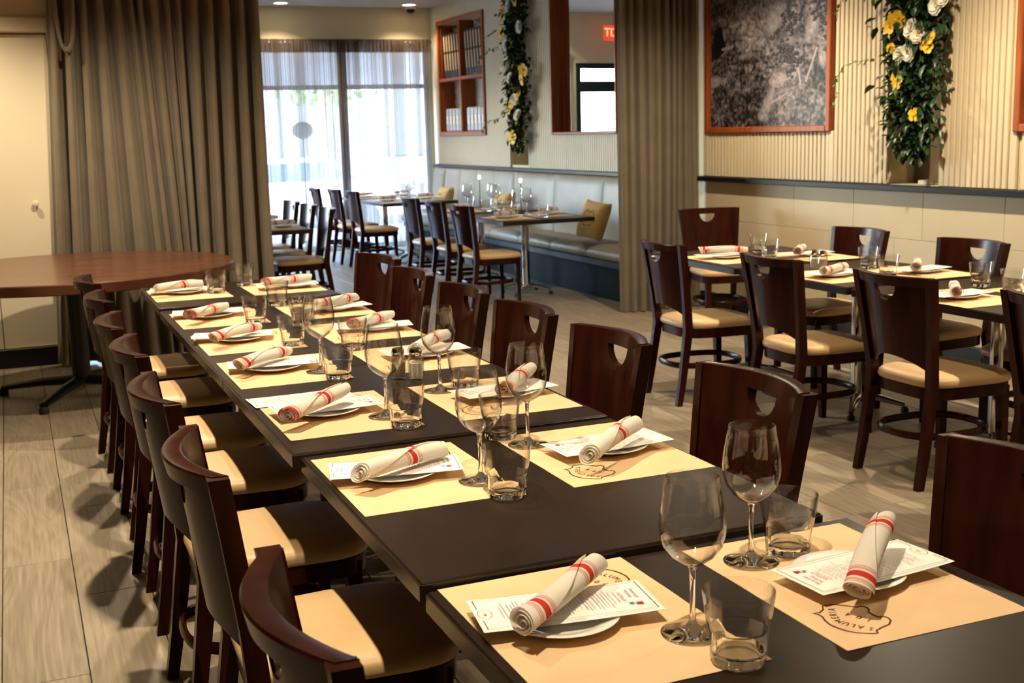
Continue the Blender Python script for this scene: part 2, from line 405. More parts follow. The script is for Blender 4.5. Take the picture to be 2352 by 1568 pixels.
# panels under the rail
tm = {}
rows = [(.137, .449, .25), (.451, .764, .60), (.766, 1.081, .33)]
for z0, z1, off in rows:
    y = 2.4+off
    while y < 8.97:
        y1 = min(y+.705, 8.98); k = (round(y1-y, 3), round(z1-z0, 3))
        if y1-y > .05:
            if k not in tm:
                mm = MB(); mm.bbox(-.012, 0, 0, y1-y-.002, 0, z1-z0, .0018); tm[k] = mm.mesh('wall_panel', TILEM)
            mobj('wall_panel', tm[k], wall_right, (XW, y, z0))
        y = y1
m = MB(); m.bbox(XW-.022, XW, YN, 9.0, 0, .133, .003); struct(m.build('baseboard_right', BASEB))
# partition (left wall with the cupboard door) at the curtain line
m = MB()
for a0, a1, b0, b1 in decomp((XL, .37), (0, CEIL+.1), [(-1.0, .33, .13, 2.29)]): m.box(a0, a1, YC+.03, YC+.13, b0, b1)
m.box(XL, .37, YC+.13, YC+.15, 0, CEIL+.1)
struct(m.build('wall_left', CREAM, merge=True))
m = MB(); m.bbox(XL, .37, YC-.005, YC+.03, 2.295, 2.395, .008); struct(m.build('trim_2', WHITEP))
m = MB(); m.bbox(.325, .375, YC, YC+.03, .13, 2.295, .004); struct(m.build('trim_3', WHITEP))
m = MB(); m.bbox(XL, .37, YC+.008, YC+.03, 0, .134, .003); struct(m.build('baseboard_left', BASEB))
door = struct(empty('door_1', (0, 0, 0)))
for x0, x1 in ((-.96, -.135), (-.13, .322)):
    m = MB(); m.bbox(x0, x1, YC+.05, YC+.085, .136, 2.283, .003); d = m.build('door_leaf', WHITEP, door)
m = MB(); m.lathe([(.008,0),(.008,.018),(.018,.024),(.021,.034),(.017,.044),(.004,.047)], 16)
kn = m.build('knob', WHITEP, door, 40); kn.location = (.157, YC+.05, 1.14); kn.rotation_euler = (PI/2, 0, 0)
# unseen walls
m = MB(); m.box(XL-.12, XL, YN, YB, 0, CEILB+.1); struct(m.build('wall_side', DARKW))
m = MB(); m.box(XL-.1, XW+.2, YN-.12, YN, 0, CEIL+.1); struct(m.build('wall_near', DARKW))
m = MB(); m.box(XL-.1, XW+.25, YN-.1, YC+.2, CEIL, CEIL+.1); m.box(XL-.1, XW+.25, YC+.02, YC+.2, CEIL, CEILB+.1); m.box(XL-.1, XW+.25, YC+.1, YB+.1, CEILB, CEILB+.1)
struct(m.build('ceiling', CEILM))
# back wall: window, glass door and added unseen window openings
WIN = (2.98, 5.44, .02, 2.72); ADDED_WIN = (-2.3, 1.38, .5, 2.5); DOR = (1.55, 2.72, 0, 2.50)
m = MB()
for a0, a1, b0, b1 in decomp((XL, XW+.2), (0, CEILB+.1), [WIN, DOR, ADDED_WIN]): m.box(a0, a1, YB, YB+.12, b0, b1)
struct(m.build('wall_back', CREAM, merge=True))
GREENF = mat('green_black_metal', (.012,.020,.018), .35)
GREYF = mat('grey_window_frame', (.36,.35,.34), .4)
w = struct(empty('window_1', (0, YB+.06, 0)))
def wbar(nm, x0, x1, z0, z1, mt, par, d=.05):
    m = MB(); m.bbox(x0, x1, -d/2, d/2, z0, z1, .004); return m.build(nm, mt, par)
for x in (2.98, 4.17, 5.38): wbar('mullion', x, x+.06, .02, 2.72, GREYF, w)
for z in (.02, 2.15, 2.66): wbar('transom', 2.98, 5.44, z, z+.06, GREYF, w, .06)
for a, b in ((3.04, 4.17), (4.23, 5.38)):
    for c, d in ((.08, 2.15), (2.21, 2.66)):
        m = MB(); m.box(a, b, -.004, .004, c, d); m.build('pane', PANE, w)
w3 = struct(empty('added_daylight_window', (0, YB+.06, 0)))  # unseen window added behind the long drape to bring more daylight into the far room
for x in (-2.3, -1.1, .1, 1.32): wbar('mullion', x, x+.06, .5, 2.5, GREENF, w3)
for z in (.5, 2.44): wbar('transom', -2.3, 1.38, z, z+.06, GREENF, w3, .06)
for a in (-2.24, -1.04, .16):
    m = MB(); m.box(a, a+1.14, -.004, .004, .56, 2.44); m.build('pane', PANE, w3)
w2 = struct(empty('door_2', (0, YB+.05, 0)))
for x in (1.55, 2.62): wbar('stile', x, x+.10, 0, 2.50, GREENF, w2, .07)
for z, h in ((0, .22), (2.08, .16), (2.42, .08)): wbar('door_rail', 1.65, 2.62, z, z+h, GREENF, w2, .07)
for c, d in ((.22, 2.08), (2.24, 2.42)):
    m = MB(); m.box(1.65, 2.62, -.004, .004, c, d); m.build('pane', PANE, w2)
m = MB(); m.tube([(1.72, -.09, .95), (1.72, -.09, 1.35)], .013, 8); m.tube([(1.72,-.09,.97),(1.72,-.03,.97)], .01, 8); m.tube([(1.72,-.09,1.33),(1.72,-.03,1.33)], .01, 8); m.build('pull_handle', CHROME, w2, 40)

# ================================================================== outside the shopfront
m = MB(); m.box(-14, 30, YB+.2, YB+5, -.16, -.06); struct(m.build('ground_pavement', mottled('pavement', (.22,.215,.21), (.27,.265,.26), .8, 1.5)))
m = MB(); m.box(-30, 50, YB+5, YB+60, -.26, -.16); struct(m.build('ground_road', mottled('asphalt', (.10,.10,.11), (.14,.14,.15), .85, 2)))
def tree(x, y, h, r, lab):
    t = empty('street_tree', (x, y, -.1)); m = MB()
    m.tube([(0,0,0),(.03,.02,h*.3),(-.02,.05,h*.55),(.05,0,h*.8)], [.13,.10,.08,.04], 10); m.build('trunk', mottled('bark', (.10,.08,.06), (.17,.14,.11), .9, 20), t, 50)
    rnd = random.Random(int(x*10)); m = MB()
    for _ in range(1500):
        a = rnd.uniform(0, 2*PI); q = rnd.random()**.4; ph = math.acos(rnd.uniform(-1,1))
        c = Vector((q*r*math.sin(ph)*math.cos(a), q*r*math.sin(ph)*math.sin(a), h*.82+q*r*.8*math.cos(ph)))
        d = Vector((rnd.gauss(0,1), rnd.gauss(0,1), rnd.gauss(0,1))).normalized(); e = d.orthogonal().normalized(); s = rnd.uniform(.08,.16)
        m.add([c-d*s, c+e*s*.5, c+d*s, c-e*s*.5], [(0,1,2,3)])
    fo = m.build('foliage', mottled('street_leaves', (.10,.2,.04), (.22,.36,.09), .6, 3), t); fo['kind'] = 'stuff'
    return tag(t, lab, 'tree')
tree(5.9, 23.5, 4.6, 2.0, 'slim street tree outside behind the right half of the sheer curtain')
tree(1.9, 27, 5.6, 2.2, 'leafy street tree outside behind the left half of the sheer curtain')
# parked car
def car(x, y):
    c = empty('parked_car', (x, y, -.26)); PAINT = mat('car_paint', (.55,.60,.68), .25, coat=.6); DG = mat('car_glass', (.05,.09,.14), .05); TY = mat('tyre', (.02,.02,.02), .8)
    prof = [(-2.1,.35),(-2.15,.62),(-2.05,.85),(-1.2,.95),(-.55,1.38),(.75,1.42),(1.45,1.02),(2.05,.92),(2.15,.6),(2.1,.35)]
    m = MB(); vs = []
    for yy, sc_ in ((-.85,.97),(-.80,1),(.80,1),(.85,.97)):
        vs += [(px, yy*(1 if pz < 1 else .86), .35+(pz-.35)*sc_) for px, pz in prof]
    n = len(prof); fs = [(a*n+i, a*n+(i+1)%n, (a+1)*n+(i+1)%n, (a+1)*n+i) for a in range(3) for i in range(n)] + [tuple(range(n))[::-1], tuple(3*n+i for i in range(n))]
    m.add(vs, fs); m.build('body', PAINT, c, 35)
    m = MB()
    for s in (-1, 1): m.add([(-1.08,s*.80,1.0),(-.5,s*.735,1.33),(.7,s*.735,1.36),(1.3,s*.80,1.04)], [(0,1,2,3)])
    m.build('side_windows', DG, c).location = (0,0,0)
    for px in (-1.35, 1.35):
        for s in (-1, 1):
            m = MB(); m.lathe([(.18,-.09),(.31,-.1),(.33,-.05),(.33,.05),(.31,.1),(.18,.09)], 20); w_ = m.build('wheel', TY, c, 40); w_.location = (px, s*.78, .33); w_.rotation_euler = (PI/2,0,0)
    for px in (-2.13, 2.12):
        m = MB(); m.bbox(px-.03, px+.03, -.7, .7, .68, .78, .01); m.build('lamp_bar', mat('car_lamp', (.7,.2,.15) if px > 0 else (.9,.9,.9), .2), c)
    tag(c, 'pale blue parked car outside seen through the left sheer curtain', 'car')
car(4.55, 22.2)
m = MB(); m.add([(2.7,YB+.14,3.0),(5.7,YB+.14,3.0),(5.7,YB+1.3,2.45),(2.7,YB+1.3,2.45),(2.7,YB+.14,2.96),(5.7,YB+.14,2.96),(5.7,YB+1.3,2.22),(2.7,YB+1.3,2.22)], [(0,1,2,3),(7,6,5,4),(3,2,6,7),(0,3,7,4),(1,5,6,2),(0,4,5,1)])
tag(m.build('shop_awning', mottled('awning_cloth', (.55,.55,.58), (.62,.62,.65), .8, 3)), 'grey shop awning outside along the top of the window', 'awning')
# street sign (dark oval hung outside) and opposite shopfront
s = empty('hanging_sign', (3.9, YB+1.1, 0)); m = MB(); m.tube([(0,0,-.1),(0,0,1.52)], .012, 10); m.build('post', GREYF, s, 40)
m = MB(); vs = [(.15*math.cos(2*PI*k/24), -.02, 1.63+.12*math.sin(2*PI*k/24)) for k in range(24)]; vs += [(a, .02, b_) for a, _, b_ in vs]
m.add(vs, [tuple(range(24)), tuple(range(47,23,-1))]+[(k,(k+1)%24,24+(k+1)%24,24+k) for k in range(24)]); m.build('sign_disc', mat('sign_grey', (.16,.15,.14), .5), s)
tag(s, 'dark oval sign on a post just outside the window', 'sign')
b_ = empty('opposite_building', (6, 40, -.2)); m = MB(); m.box(-16, 18, 0, 6, 0, 5.5); m.build('facade', mottled('pale_render', (.24,.235,.23), (.29,.28,.275), .8, 1), b_)
m = MB(); m.box(-16.2, 18.2, -.5, 6.2, 5.5, 5.9); m.build('parapet', GREYF, b_)
for k in range(8):
    m = MB(); m.bbox(-14+k*4, -11.4+k*4, -.05, .02, 1, 3.6, .02); m.build('window', mat('far_glass', (.1,.13,.16), .1), b_)
tag(b_, 'pale low building across the street beyond the window', 'building')

# ================================================================== curtains
def fold_sheet(xt0, xt1, xb0, xb1, z0, z1, yc, n, amp, rows=26, seed=1, lean=0, samples=12, drift=.5, omega=.0875):
    rnd = random.Random(seed); ph = [rnd.uniform(.55, 1.35) for _ in range(n+1)]; am = [rnd.uniform(.55, 1.25) for _ in range(n+1)]
    cum = [0]
    for p in ph[:n]: cum.append(cum[-1]+p)
    tot = cum[-1]; P = []
    for r in range(rows+1):
        t = r/rows; z = z1+(z0-z1)*t; row = []
        for j in range(n):
            for q in range(samples):
                u = q/samples; s = (cum[j]+ph[j]*u)/tot
                a = am[j]*(1-u)+am[j+1]*u
                sh = .5-.5*math.cos(2*PI*u); sh = sh**.75
                wob = lean*t*math.exp(-((s-.38)/.2)**2)
                x = (xt0+(xt1-xt0)*s)*(1-t)+(xb0+(xb1-xb0)*s)*t + wob
                spread = 1 - .25*t*(.5+.5*math.sin(3*s*PI+seed)) + .15*math.sin(5*t+9*s)
                x += omega*(xt1-xt0)/n*math.sin(4*PI*u)*a
                row.append((x, yc-amp*a*(sh-.5)*spread + drift*.04*math.sin(2.3*t+8*s), z))
        P.append(row)
    return P
def drape(P, name, mt, parent=None):
    m = MB(); m.grid(P); o = m.build(name, mt, parent, 180); return o
d1 = empty('drape_curtain', (0, 0, 0))
drape(fold_sheet(.36, 1.785, .20, 1.775, .015, 2.86, YC-.11, 15, .13, 40, 3, .22), 'fabric', DRAPE, d1)
m = MB(); m.bbox(.30, 1.85, YC-.14, YC-.10, 2.86, 2.90, .004); m.build('ceiling_track', BLACKM, d1)
# drooping loop of slack cloth at the top left of the drape
lp = MB(); P = []
for i in range(13):
    t = i/12; a = -PI/2+PI*t; row = []
    for k in range(9):
        b = 2*PI*k/8; rr = .022+.004*math.sin(3*a)
        row.append((.44+.062*math.sin(a)+rr*math.cos(b)*math.sin(a)*.8, YC-.20+rr*math.sin(b), 2.29-.13*math.cos(a)*1.0+ (abs(t-.5)*2)**3*.55 - rr*math.cos(b)*math.cos(a)))
    P.append(row)
lp.grid(P); lp.build('slack_fold', DRAPE, d1, 180)
tag(d1, 'long taupe drape hanging behind the round table', 'curtain', 'taupe room divider drapes')
d2 = empty('drape_curtain', (0, 0, 0))
drape(fold_sheet(4.70, 5.45, 4.70, 5.47, .012, 2.86, YC-.03, 10, .085, 30, 11, -.02), 'fabric', DRAPE, d2)
m = MB(); m.bbox(4.64, 5.49, YC-.05, YC-.015, 2.86, 2.90, .004); m.build('ceiling_track', BLACKM, d2)
tag(d2, 'narrow taupe drape gathered against the fluted wall', 'curtain', 'taupe room divider drapes')
sh = empty('sheer_curtain', (0, 0, 0))
for a, b, n, sd_ in ((2.95, 4.24, 26, 5), (4.15, 5.44, 26, 8)):
    drape(fold_sheet(a, b, a, b, .03, 2.62, YB-.13, n, .055, 10, sd_, 0, 12, .3, .34), 'voile_panel', SHEER, sh)
    drape(fold_sheet(a, b, a, b, 2.62, 2.79, YB-.13, n, .055, 3, sd_, 0, 12, 0, .34), 'pleated_heading', SHEERH, sh)
drape(fold_sheet(4.13, 4.25, 4.12, 4.22, .03, 2.62, YB-.16, 4, .05, 10, 15, 0, 8, .3), 'stacked_edge', sheer_mat('sheer_stack', (.28,.22,.17), .8), sh)
m = MB(); m.tube([(2.9, YB-.13, 2.75), (5.46, YB-.13, 2.75)], .012, 8); m.build('curtain_rod', GREYF, sh)
tag(sh, 'sheer beige curtain drawn across the bright shop window', 'curtain')

# ================================================================== chair prototype (faces +X)
def chair_proto():
    root = empty('dining_chair')
    SZ, TOP = .445, .905
    hw = lambda z: .186 + (.232-.186)*max(0, (z-.42)/(TOP-.42))          # half width of the posts
    bx = lambda z: -.195 - .062*max(0, (z-.42)/(TOP-.42))**1.15          # rake of the back
    # rear legs / posts
    for s in (-1, 1):
        m = MB(); st = [((-.262, s*.200, 0), .0165, .016), ((-.236, s*.197, .15), .019, .0165), ((-.212, s*.192, .32), .022, .017), ((-.197, s*.188, .42), .024, .017), ((-.203, s*.192, .50), .023, .017)]
        for z in (.58, .66, .74, .82, TOP): st.append(((bx(z), s*hw(z), z), .021, .0165))
        m.bar(st); m.build('rear_leg', WOOD, root, 30)
    for s in (-1, 1):
        m = MB(); m.bar([((.203, s*.188, 0), .015, .015), ((.198, s*.186, .2), .018, .018), ((.192, s*.184, .41), .021, .021)]); m.build('front_leg', WOOD, root, 30)
    # curved back panel with half-moon hand hole and arched lower edge
    SAG = .060; n = 28
    def pt(u, z, off):                                                  # u in -1..1 across, off = thickness offset along the normal
        h = hw(z)-.012; s = SAG*(1-u*u); x = bx(z)+.0205-s; yv = u*h
        nx, ny = -1, -2*SAG*u/h*-1
        l = math.hypot(1, 2*SAG*u/h); return (x + off*(-1)/l, yv + off*(2*SAG*u/h)*.0, z)
    HW_, HT, HD = .31, .862, .064
    m = MB()
    us = sorted(set([-1+2*i/n for i in range(n+1)] + [-HW_, HW_]))
    def bot(u): return .487 + .072*(1-u*u)**.8 if abs(u) < 1 else .487
    def hole(u): return HT - HD*math.sqrt(max(0, 1-(u/HW_)**2))
    ztop = .905; th = .021
    def cell(u0, u1, z00, z01, z10, z11):
        a = [pt(u0,z00,0), pt(u1,z01,0), pt(u1,z11,0), pt(u0,z10,0)]; b = [pt(u0,z00,th), pt(u1,z01,th), pt(u1,z11,th), pt(u0,z10,th)]
        m.add(a+b, [(0,1,2,3),(7,6,5,4),(0,4,5,1),(3,2,6,7)])
    for i in range(len(us)-1):
        u0, u1 = us[i], us[i+1]
        if abs((u0+u1)/2) < HW_:
            cell(u0, u1, bot(u0), bot(u1), hole(u0), hole(u1)); cell(u0, u1, HT, HT, ztop, ztop)
        else: cell(u0, u1, bot(u0), bot(u1), ztop, ztop)
    m.build('back_panel', WOOD, root, 40, merge=True)
    # thick top rail capping the panel
    m = MB(); vs = []; K = 24
    for i in range(K+1):
        u = -1.03+2.06*i/K
        for off, z in ((.004, .866), (.040, .866), (.043, .902), (.039, .907), (.005, .907), (.002, .9055)): vs.append(pt(u, z, off))
    fs = [(i*6+k, i*6+(k+1)%6, i*6+6+(k+1)%6, i*6+6+k) for i in range(K) for k in range(6)] + [tuple(range(6)), tuple(K*6+k for k in range(6))[::-1]]
    m.add(vs, fs); m.build('top_rail', WOOD, root, 35)
    # seat outline
    def outline(fr, k=40, e=4.2):
        out = []
        for i in range(k):
            a = 2*PI*i/k; c, s = math.cos(a), math.sin(a)
            px = math.copysign(abs(c)**(2/e), c)*.238; py = math.copysign(abs(s)**(2/e), s)
            hwid = .226 + .016*(px/.238)
            out.append((px*fr+.022, py*hwid*fr))
        return out
    def slab(name, mt, prof, smooth):
        m = MB(); vs = []
        for fr, z in prof: vs += [(a, b, z) for a, b in outline(fr)]
        k = 40; fs = [(r*k+i, r*k+(i+1)%k, r*k+k+(i+1)%k, r*k+k+i) for r in range(len(prof)-1) for i in range(k)]
        vs.append((0, 0, prof[-1][1]+.003)); c = len(vs)-1
        fs += [(len(prof)*k-k+i, len(prof)*k-k+(i+1)%k, c) for i in range(k)] + [tuple(range(k))[::-1]]
        m.add(vs, fs); return m.build(name, mt, root, smooth)
    slab('seat_frame', WOOD, [(.90,.372), (.955,.376), (.958,.425), (.93,.430)], 35)
    slab('seat_cushion', VINYL, [(.955,.428), (.985,.432), (1.0,.444), (.985,.458), (.93,.470), (.80,.476), (.5,.480)], 80)
    # bentwood stretcher ring
    m = MB(); ring = []
    for i in range(36):
        a = 2*PI*i/36; c, s = math.cos(a), math.sin(a)
        ring.append((-.02+math.copysign(abs(c)**.72, c)*.222, math.copysign(abs(s)**.72, s)*.182, .215))
    m.tube(ring, .013, 8, closed=True, sq=(.8,1.35)); m.build('stretcher', WOOD, root, 40)
    return root
CH = chair_proto()
def chair(x, y, rz, label, group): return place(CH, (x, y, 0), math.radians(rz), label, 'chair', group)
TXT = lambda i: ORD[i]
XCL, XCR = .585, 1.475
for i, (y, dx, rz) in enumerate([(1.61,0,0), (2.52,-.005,-1), (3.25,-.01,1), (3.98,0,-1), (4.58,-.01,-4), (5.36,0,0), (6.06,-.01,2)]):
    chair(XCL+dx, y, rz, f'dark wood chair, {ORD[i]} from the front on the left side of the long table', 'chairs around the long table')
for i, (y, dx, rz) in enumerate([(1.66,.02,180), (2.585,0,180), (3.375,-.01,180), (4.06,-.01,181), (4.72,-.01,181), (5.44,0,182), (6.20,.065,189)]):
    chair(XCR+dx, y, rz, f'dark wood chair, {ORD[i]} from the front on the right side of the long table', 'chairs around the long table')
XR0 = 3.70
for i, (x, y, rz) in enumerate([(3.72,3.24,0), (3.70,4.09,0), (3.685,4.97,-1), (3.63,5.93,-3)]):
    chair(x, y, rz, f'dark chair with tan seat, {ORD[i]} from the front, aisle side of right wall tables', 'chairs at the tables along the right wall')
for i, (x, y, rz) in enumerate([(4.47,4.21,180), (4.47,4.995,180), (4.49,5.95,180)]):
    chair(x, y, rz, f'dark wood chair, {ORD[i]} from the front on the wall side of the right tables', 'chairs at the tables along the right wall')
chair(5.01, 7.92, -100, 'dark wood chair facing the room beside the narrow drape at the wall', 'chairs at the tables along the right wall')
for i, (x, y, rz) in enumerate([(3.95,10.12,2), (3.98,10.92,0), (4.0,11.75,0), (3.93,13.75,0), (3.90,14.45,0), (3.80,15.0,-4)]):
    chair(x, y, rz, f'dark chair in the far room opposite the banquette, {ORD[i]} from the drape', 'chairs in the far dining room')
for i, (x, y, rz) in enumerate([(2.36,10.71,178), (2.36,11.42,180), (2.36,12.15,182)]):
    chair(x, y, rz, f'dark chair in the far room beside the long drape, {ORD[i]} from the front', 'chairs in the far dining room')
for i, (x, y, rz) in enumerate([(1.66,11.1,0), (1.66,12.09,0)]):
    chair(x, y, rz, f'dark chair mostly hidden behind the long drape, {ORD[i]} from the front', 'chairs in the far dining room')

# ================================================================== tables
def table(x0, x1, y0, y1, zt, label, group, nped=1, th=.038, metal=BLACKM, chrome=False):
    cx, cy_ = (x0+x1)/2, (y0+y1)/2; t = empty('dining_table', (cx, cy_, 0)); hx, hy = (x1-x0)/2, (y1-y0)/2
    m = MB(); m.bbox(-hx, hx, -hy, hy, zt-th, zt, .003); m.build('tabletop', TOPW, t)
    m = MB()
    for s in (-1, 1): m.bbox(s*hx-.003, s*hx+.003, -hy, hy, zt-th, zt-.004, .001); m.bbox(-hx, hx, s*hy-.003, s*hy+.003, zt-th, zt-.004, .001)
    m.build('edge_band', EDGEW, t)
    cm = CHROME if chrome else metal
    for k in range(nped):
        oy = 0 if nped == 1 else (k-.5)*hy*1.1
        m = MB(); m.lathe([(.037,.07),(.037,zt-th-.012),(.10,zt-th-.012),(.10,zt-th)], 20, (0,oy,0)); m.build('column', cm, t, 30)
        for q in range(4):
            a = PI/4+q*PI/2
            e = (.25*math.cos(a), oy+.25*math.sin(a)); m = MB()
            m.tube([(0,oy,.085),(.12*math.cos(a),oy+.12*math.sin(a),.075),(e[0],e[1],.045)], [.030,.026,.017], 8, sq=(1,.75)); ft = m.build('base_foot', cm, t, 40)
            m = MB(); m.lathe([(.020,0),(.022,.02),(.012,.036)], 12, (e[0],e[1],0)); m.build('glide', RUBBER, ft, 40)
    return tag(t, label, 'table', group)
TH = {1:.735, 2:.748, 3:.757, 4:.757, 5:.771}
SCL = {k: (CAMH-v)/(CAMH-.745) for k, v in TH.items()}
table(.628, 1.552, 1.12, 1.968, TH[1], 'dark square table at the near end of the long table row', 'tables pushed into one long row')
table(.622, 1.500, 1.982, 2.943, TH[2], 'dark square table, second from the near end of the long row', 'tables pushed into one long row')
table(.602, 1.492, 2.950, 4.018, TH[3], 'dark table, third from the near end of the long row', 'tables pushed into one long row')
table(.602, 1.470, 4.026, 5.816, TH[4], 'long dark table, fourth from the near end of the long row', 'tables pushed into one long row', 2)
table(.602, 1.478, 5.828, 6.69, TH[5], 'dark square table at the far end of the long row', 'tables pushed into one long row')
RZ = .765
table(3.72, 4.62, 3.72, 4.715, RZ-.014, 'dark table with chrome column, nearest of three along the right wall', 'tables along the right wall', chrome=True)
table(3.70, 4.60, 4.73, 5.665, RZ-.007, 'dark table with chrome column, middle of three along the right wall', 'tables along the right wall', chrome=True)
table(3.68, 4.58, 5.68, 6.62, RZ, 'dark table with chrome column, furthest of three along the right wall', 'tables along the right wall', chrome=True)
table(4.05, 4.96, 10.0, 11.15, .745, 'black table before the banquette nearest the narrow drape', 'tables in the far dining room', chrome=True)
table(4.05, 4.96, 11.2, 12.3, .75, 'black table before the middle of the banquette', 'tables in the far dining room', chrome=True)
table(4.02, 4.95, 13.65, 14.75, .745, 'black table near the window end of the banquette', 'tables in the far dining room', chrome=True)
table(4.02, 4.95, 14.8, 15.55, .75, 'black table right by the sheer curtain', 'tables in the far dining room', chrome=True)
table(1.62, 2.42, 10.45, 12.4, .745, 'black table half hidden by the long drape in the far room', 'tables in the far dining room', 2, chrome=True)
# round table
rt = empty('round_table', (.31, 7.82, 0)); ZR = .80
m = MB(); m.lathe([(.955,ZR-.062),(.968,ZR-.055),(.970,ZR-.006),(.964,ZR)], 72); m.build('tabletop', ROUNDW, rt, 30)
m = MB(); m.lathe([(.30,ZR-.09),(.30,ZR-.063)], 24); m.lathe([(.055,.09),(.055,ZR-.09)], 20); m.build('column', BLACKM, rt, 40)
for q in range(4):
    a = PI/4+.3+q*PI/2; m = MB(); m.tube([(0,0,.10),(.25*math.cos(a),.25*math.sin(a),.085),(.52*math.cos(a),.52*math.sin(a),.05)], [.045,.04,.028], 8, sq=(1,.7)); ft = m.build('base_foot', BLACKM, rt, 40)
    m = MB(); m.lathe([(.028,0),(.03,.025),(.018,.045)], 12, (.52*math.cos(a),.52*math.sin(a),0)); m.build('glide', RUBBER, ft, 40)
tag(rt, 'large round brown wooden table in front of the long drape', 'table')

# ================================================================== tableware prototypes
def glyphs(body, size, T=Matrix.Identity(4)):
    cu = bpy.data.curves.new('glyph', 'FONT'); cu.body = body; cu.size = size; cu.align_x = 'CENTER'; cu.align_y = 'CENTER'; cu.resolution_u = 2
    ob = bpy.data.objects.new('glyph', cu); COL.objects.link(ob); dg = bpy.context.evaluated_depsgraph_get()
    me = bpy.data.meshes.new_from_object(ob.evaluated_get(dg))
    vs = [T @ v.co for v in me.vertices]; fs = [tuple(p.vertices) for p in me.polygons]
    bpy.data.objects.remove(ob); bpy.data.curves.remove(cu); bpy.data.meshes.remove(me); return vs, fs
def TM(x, y, z, ang=0, sx=1, sy=1): return Matrix.Translation((x, y, z)) @ Matrix.Rotation(math.radians(ang), 4, 'Z') @ Matrix.Diagonal((sx, sy, 1, 1))
PIG = [[0.0453,0.0477],[0.0438,0.0358],[0.052,0.0224],[0.0648,0.0144],[0.0646,-0.0029],[0.051,-0.0192],[0.0354,-0.0337],[0.038,-0.0456],[0.0257,-0.0479],[0.0162,-0.0446],[0.0102,-0.0379],[-0.0048,-0.0377],[-0.0144,-0.0407],[-0.0147,-0.0489],[-0.0233,-0.0513],[-0.034,-0.0484],[-0.0457,-0.035],[-0.0499,-0.0173],[-0.0566,0.0],[-0.064,0.0025],[-0.0648,0.009],[-0.0576,0.0217],[-0.0489,0.0333],[-0.0388,0.0416],[-0.0231,0.0479],[-0.0034,0.0513],[0.0133,0.048],[0.0266,0.0427],[0.0375,0.0428]]
MW, MH = .505, .372
def mat_proto():
    r = empty('placemat'); m = MB(); P = []
    for j in range(2): P.append([(-MW/2+MW*i/12, -MH/2+MH*j, .0006+.0009*abs(math.sin(i*.9+j))*(1 if j else .6)) for i in range(13)])
    m.grid(P); m.grid([[(x, y, .0001) for x, y, z in row] for row in P])
    m.box(-MW/2, MW/2, -MH/2, MH/2, .0001, .0005); m.build('paper_sheet', KRAFT, r)
    m = MB(); ox, oy = -.155, .098; z = .0019
    m.ribbon([(a+ox, b+oy) for a, b in PIG], .0032, z, True)
    for ch, x, y, a in (('S',-.0467,.0048,42),('A',-.0335,.0155,38),('L',-.0235,.0225,30),('U',-.0128,.0285,20),('M',.0005,.0312,5),('E',.0148,.0285,-14),('R',.0262,.0238,-24),('I',.0352,.0190,-30),('A',.0450,.0125,-34)):
        m.add(*glyphs(ch, .0185, TM(ox+x, oy+y-.003, z, a, .85, 1)))
    for ch, x, y in (('1',-.0175,-.018), ('0',-.001,-.0105), ('4',.0165,-.002)): m.add(*glyphs(ch, .0190, TM(ox+x, oy+y, z, 25, 1, .9)))
    m.build('printed_logo', INK, r); return r
def menu_proto():
    r = empty('menu_card'); w, h = .070, .155; m = MB(); P = []
    for j in range(11):
        v = -h+2*h*j/10; zz = .0035*(v/h)**2*.6
        P.append([(-w, v, zz), (-w*.3, v, zz+.0006), (w*.3, v, zz+.0006), (w, v, zz)])
    m.grid(P); m.grid([[(x, y, z-.0007) for x, y, z in row] for row in P]); m.build('card', PAPER, r, 60)
    z = .0040
    m = MB(); e = .008
    m.rect(-w+e, w-e, h-e-.0012, h-e, z); m.rect(-w+e, -w+e+.0012, -h+e, h-e, z); m.rect(w-e-.0012, w-e, -h+e, h-e, z)
    m.rect(-w+e, -.026, -h+e, -h+e+.0014, z); m.rect(.026, w-e, -h+e, -h+e+.0014, z); m.build('printed_border', MINK, r)
    rnd = random.Random(4); m = MB(); y = .092
    lines = []
    while y > -.112:
        hd = rnd.random() < .25; ww = rnd.uniform(.020, .045); x = -ww
        while x < ww:
            l = rnd.uniform(.004, .011); m.rect(x, min(x+l, ww), y, y+(.0022 if hd else .0014), z); x += l+.002
        y -= .0085 if hd else .0062
    m.build('printed_lines', MGREY, r)
    m = MB(); m.add(*glyphs('American', .011, TM(-.010, .128, z))); m.add(*glyphs('Airlines', .011, TM(-.010, .117, z)))
    m.ribbon([(.022*math.cos(a)*.85, -.138+.012*math.sin(a)) for a in [2*PI*k/18 for k in range(18)]], .0009, z, True); m.add(*glyphs('104', .010, TM(0, -.138, z))); m.build('printed_heading', MINK, r)
    m = MB(); m.add(*glyphs('ANTIPASTI', .0095, TM(0, .1015, z, 0, .9))); m.add([(.030,.128,z),(.040,.130,z),(.036,.118,z),(.030,.116,z)], [(0,1,2,3)]); m.build('red_print', MRED, r)
    m = MB(); m.add([(.028,.113,z),(.034,.115,z),(.033,.107,z),(.027,.105,z)], [(0,1,2,3)]); m.build('blue_print', MBLUE, r)
    return r
def plate_mesh():
    m = MB(); R = .100
    m.lathe([(.0005,.004),(.046,.004),(.050,.001),(.054,.001),(.062,.005),(.094,.0145),(R,.0175),(R+.0006,.0185),(R-.001,.0192),(.076,.0130),(.064,.0080),(.056,.0065),(.0005,.0065)], 56)
    return m.mesh('side_plate', CHINA, 50)
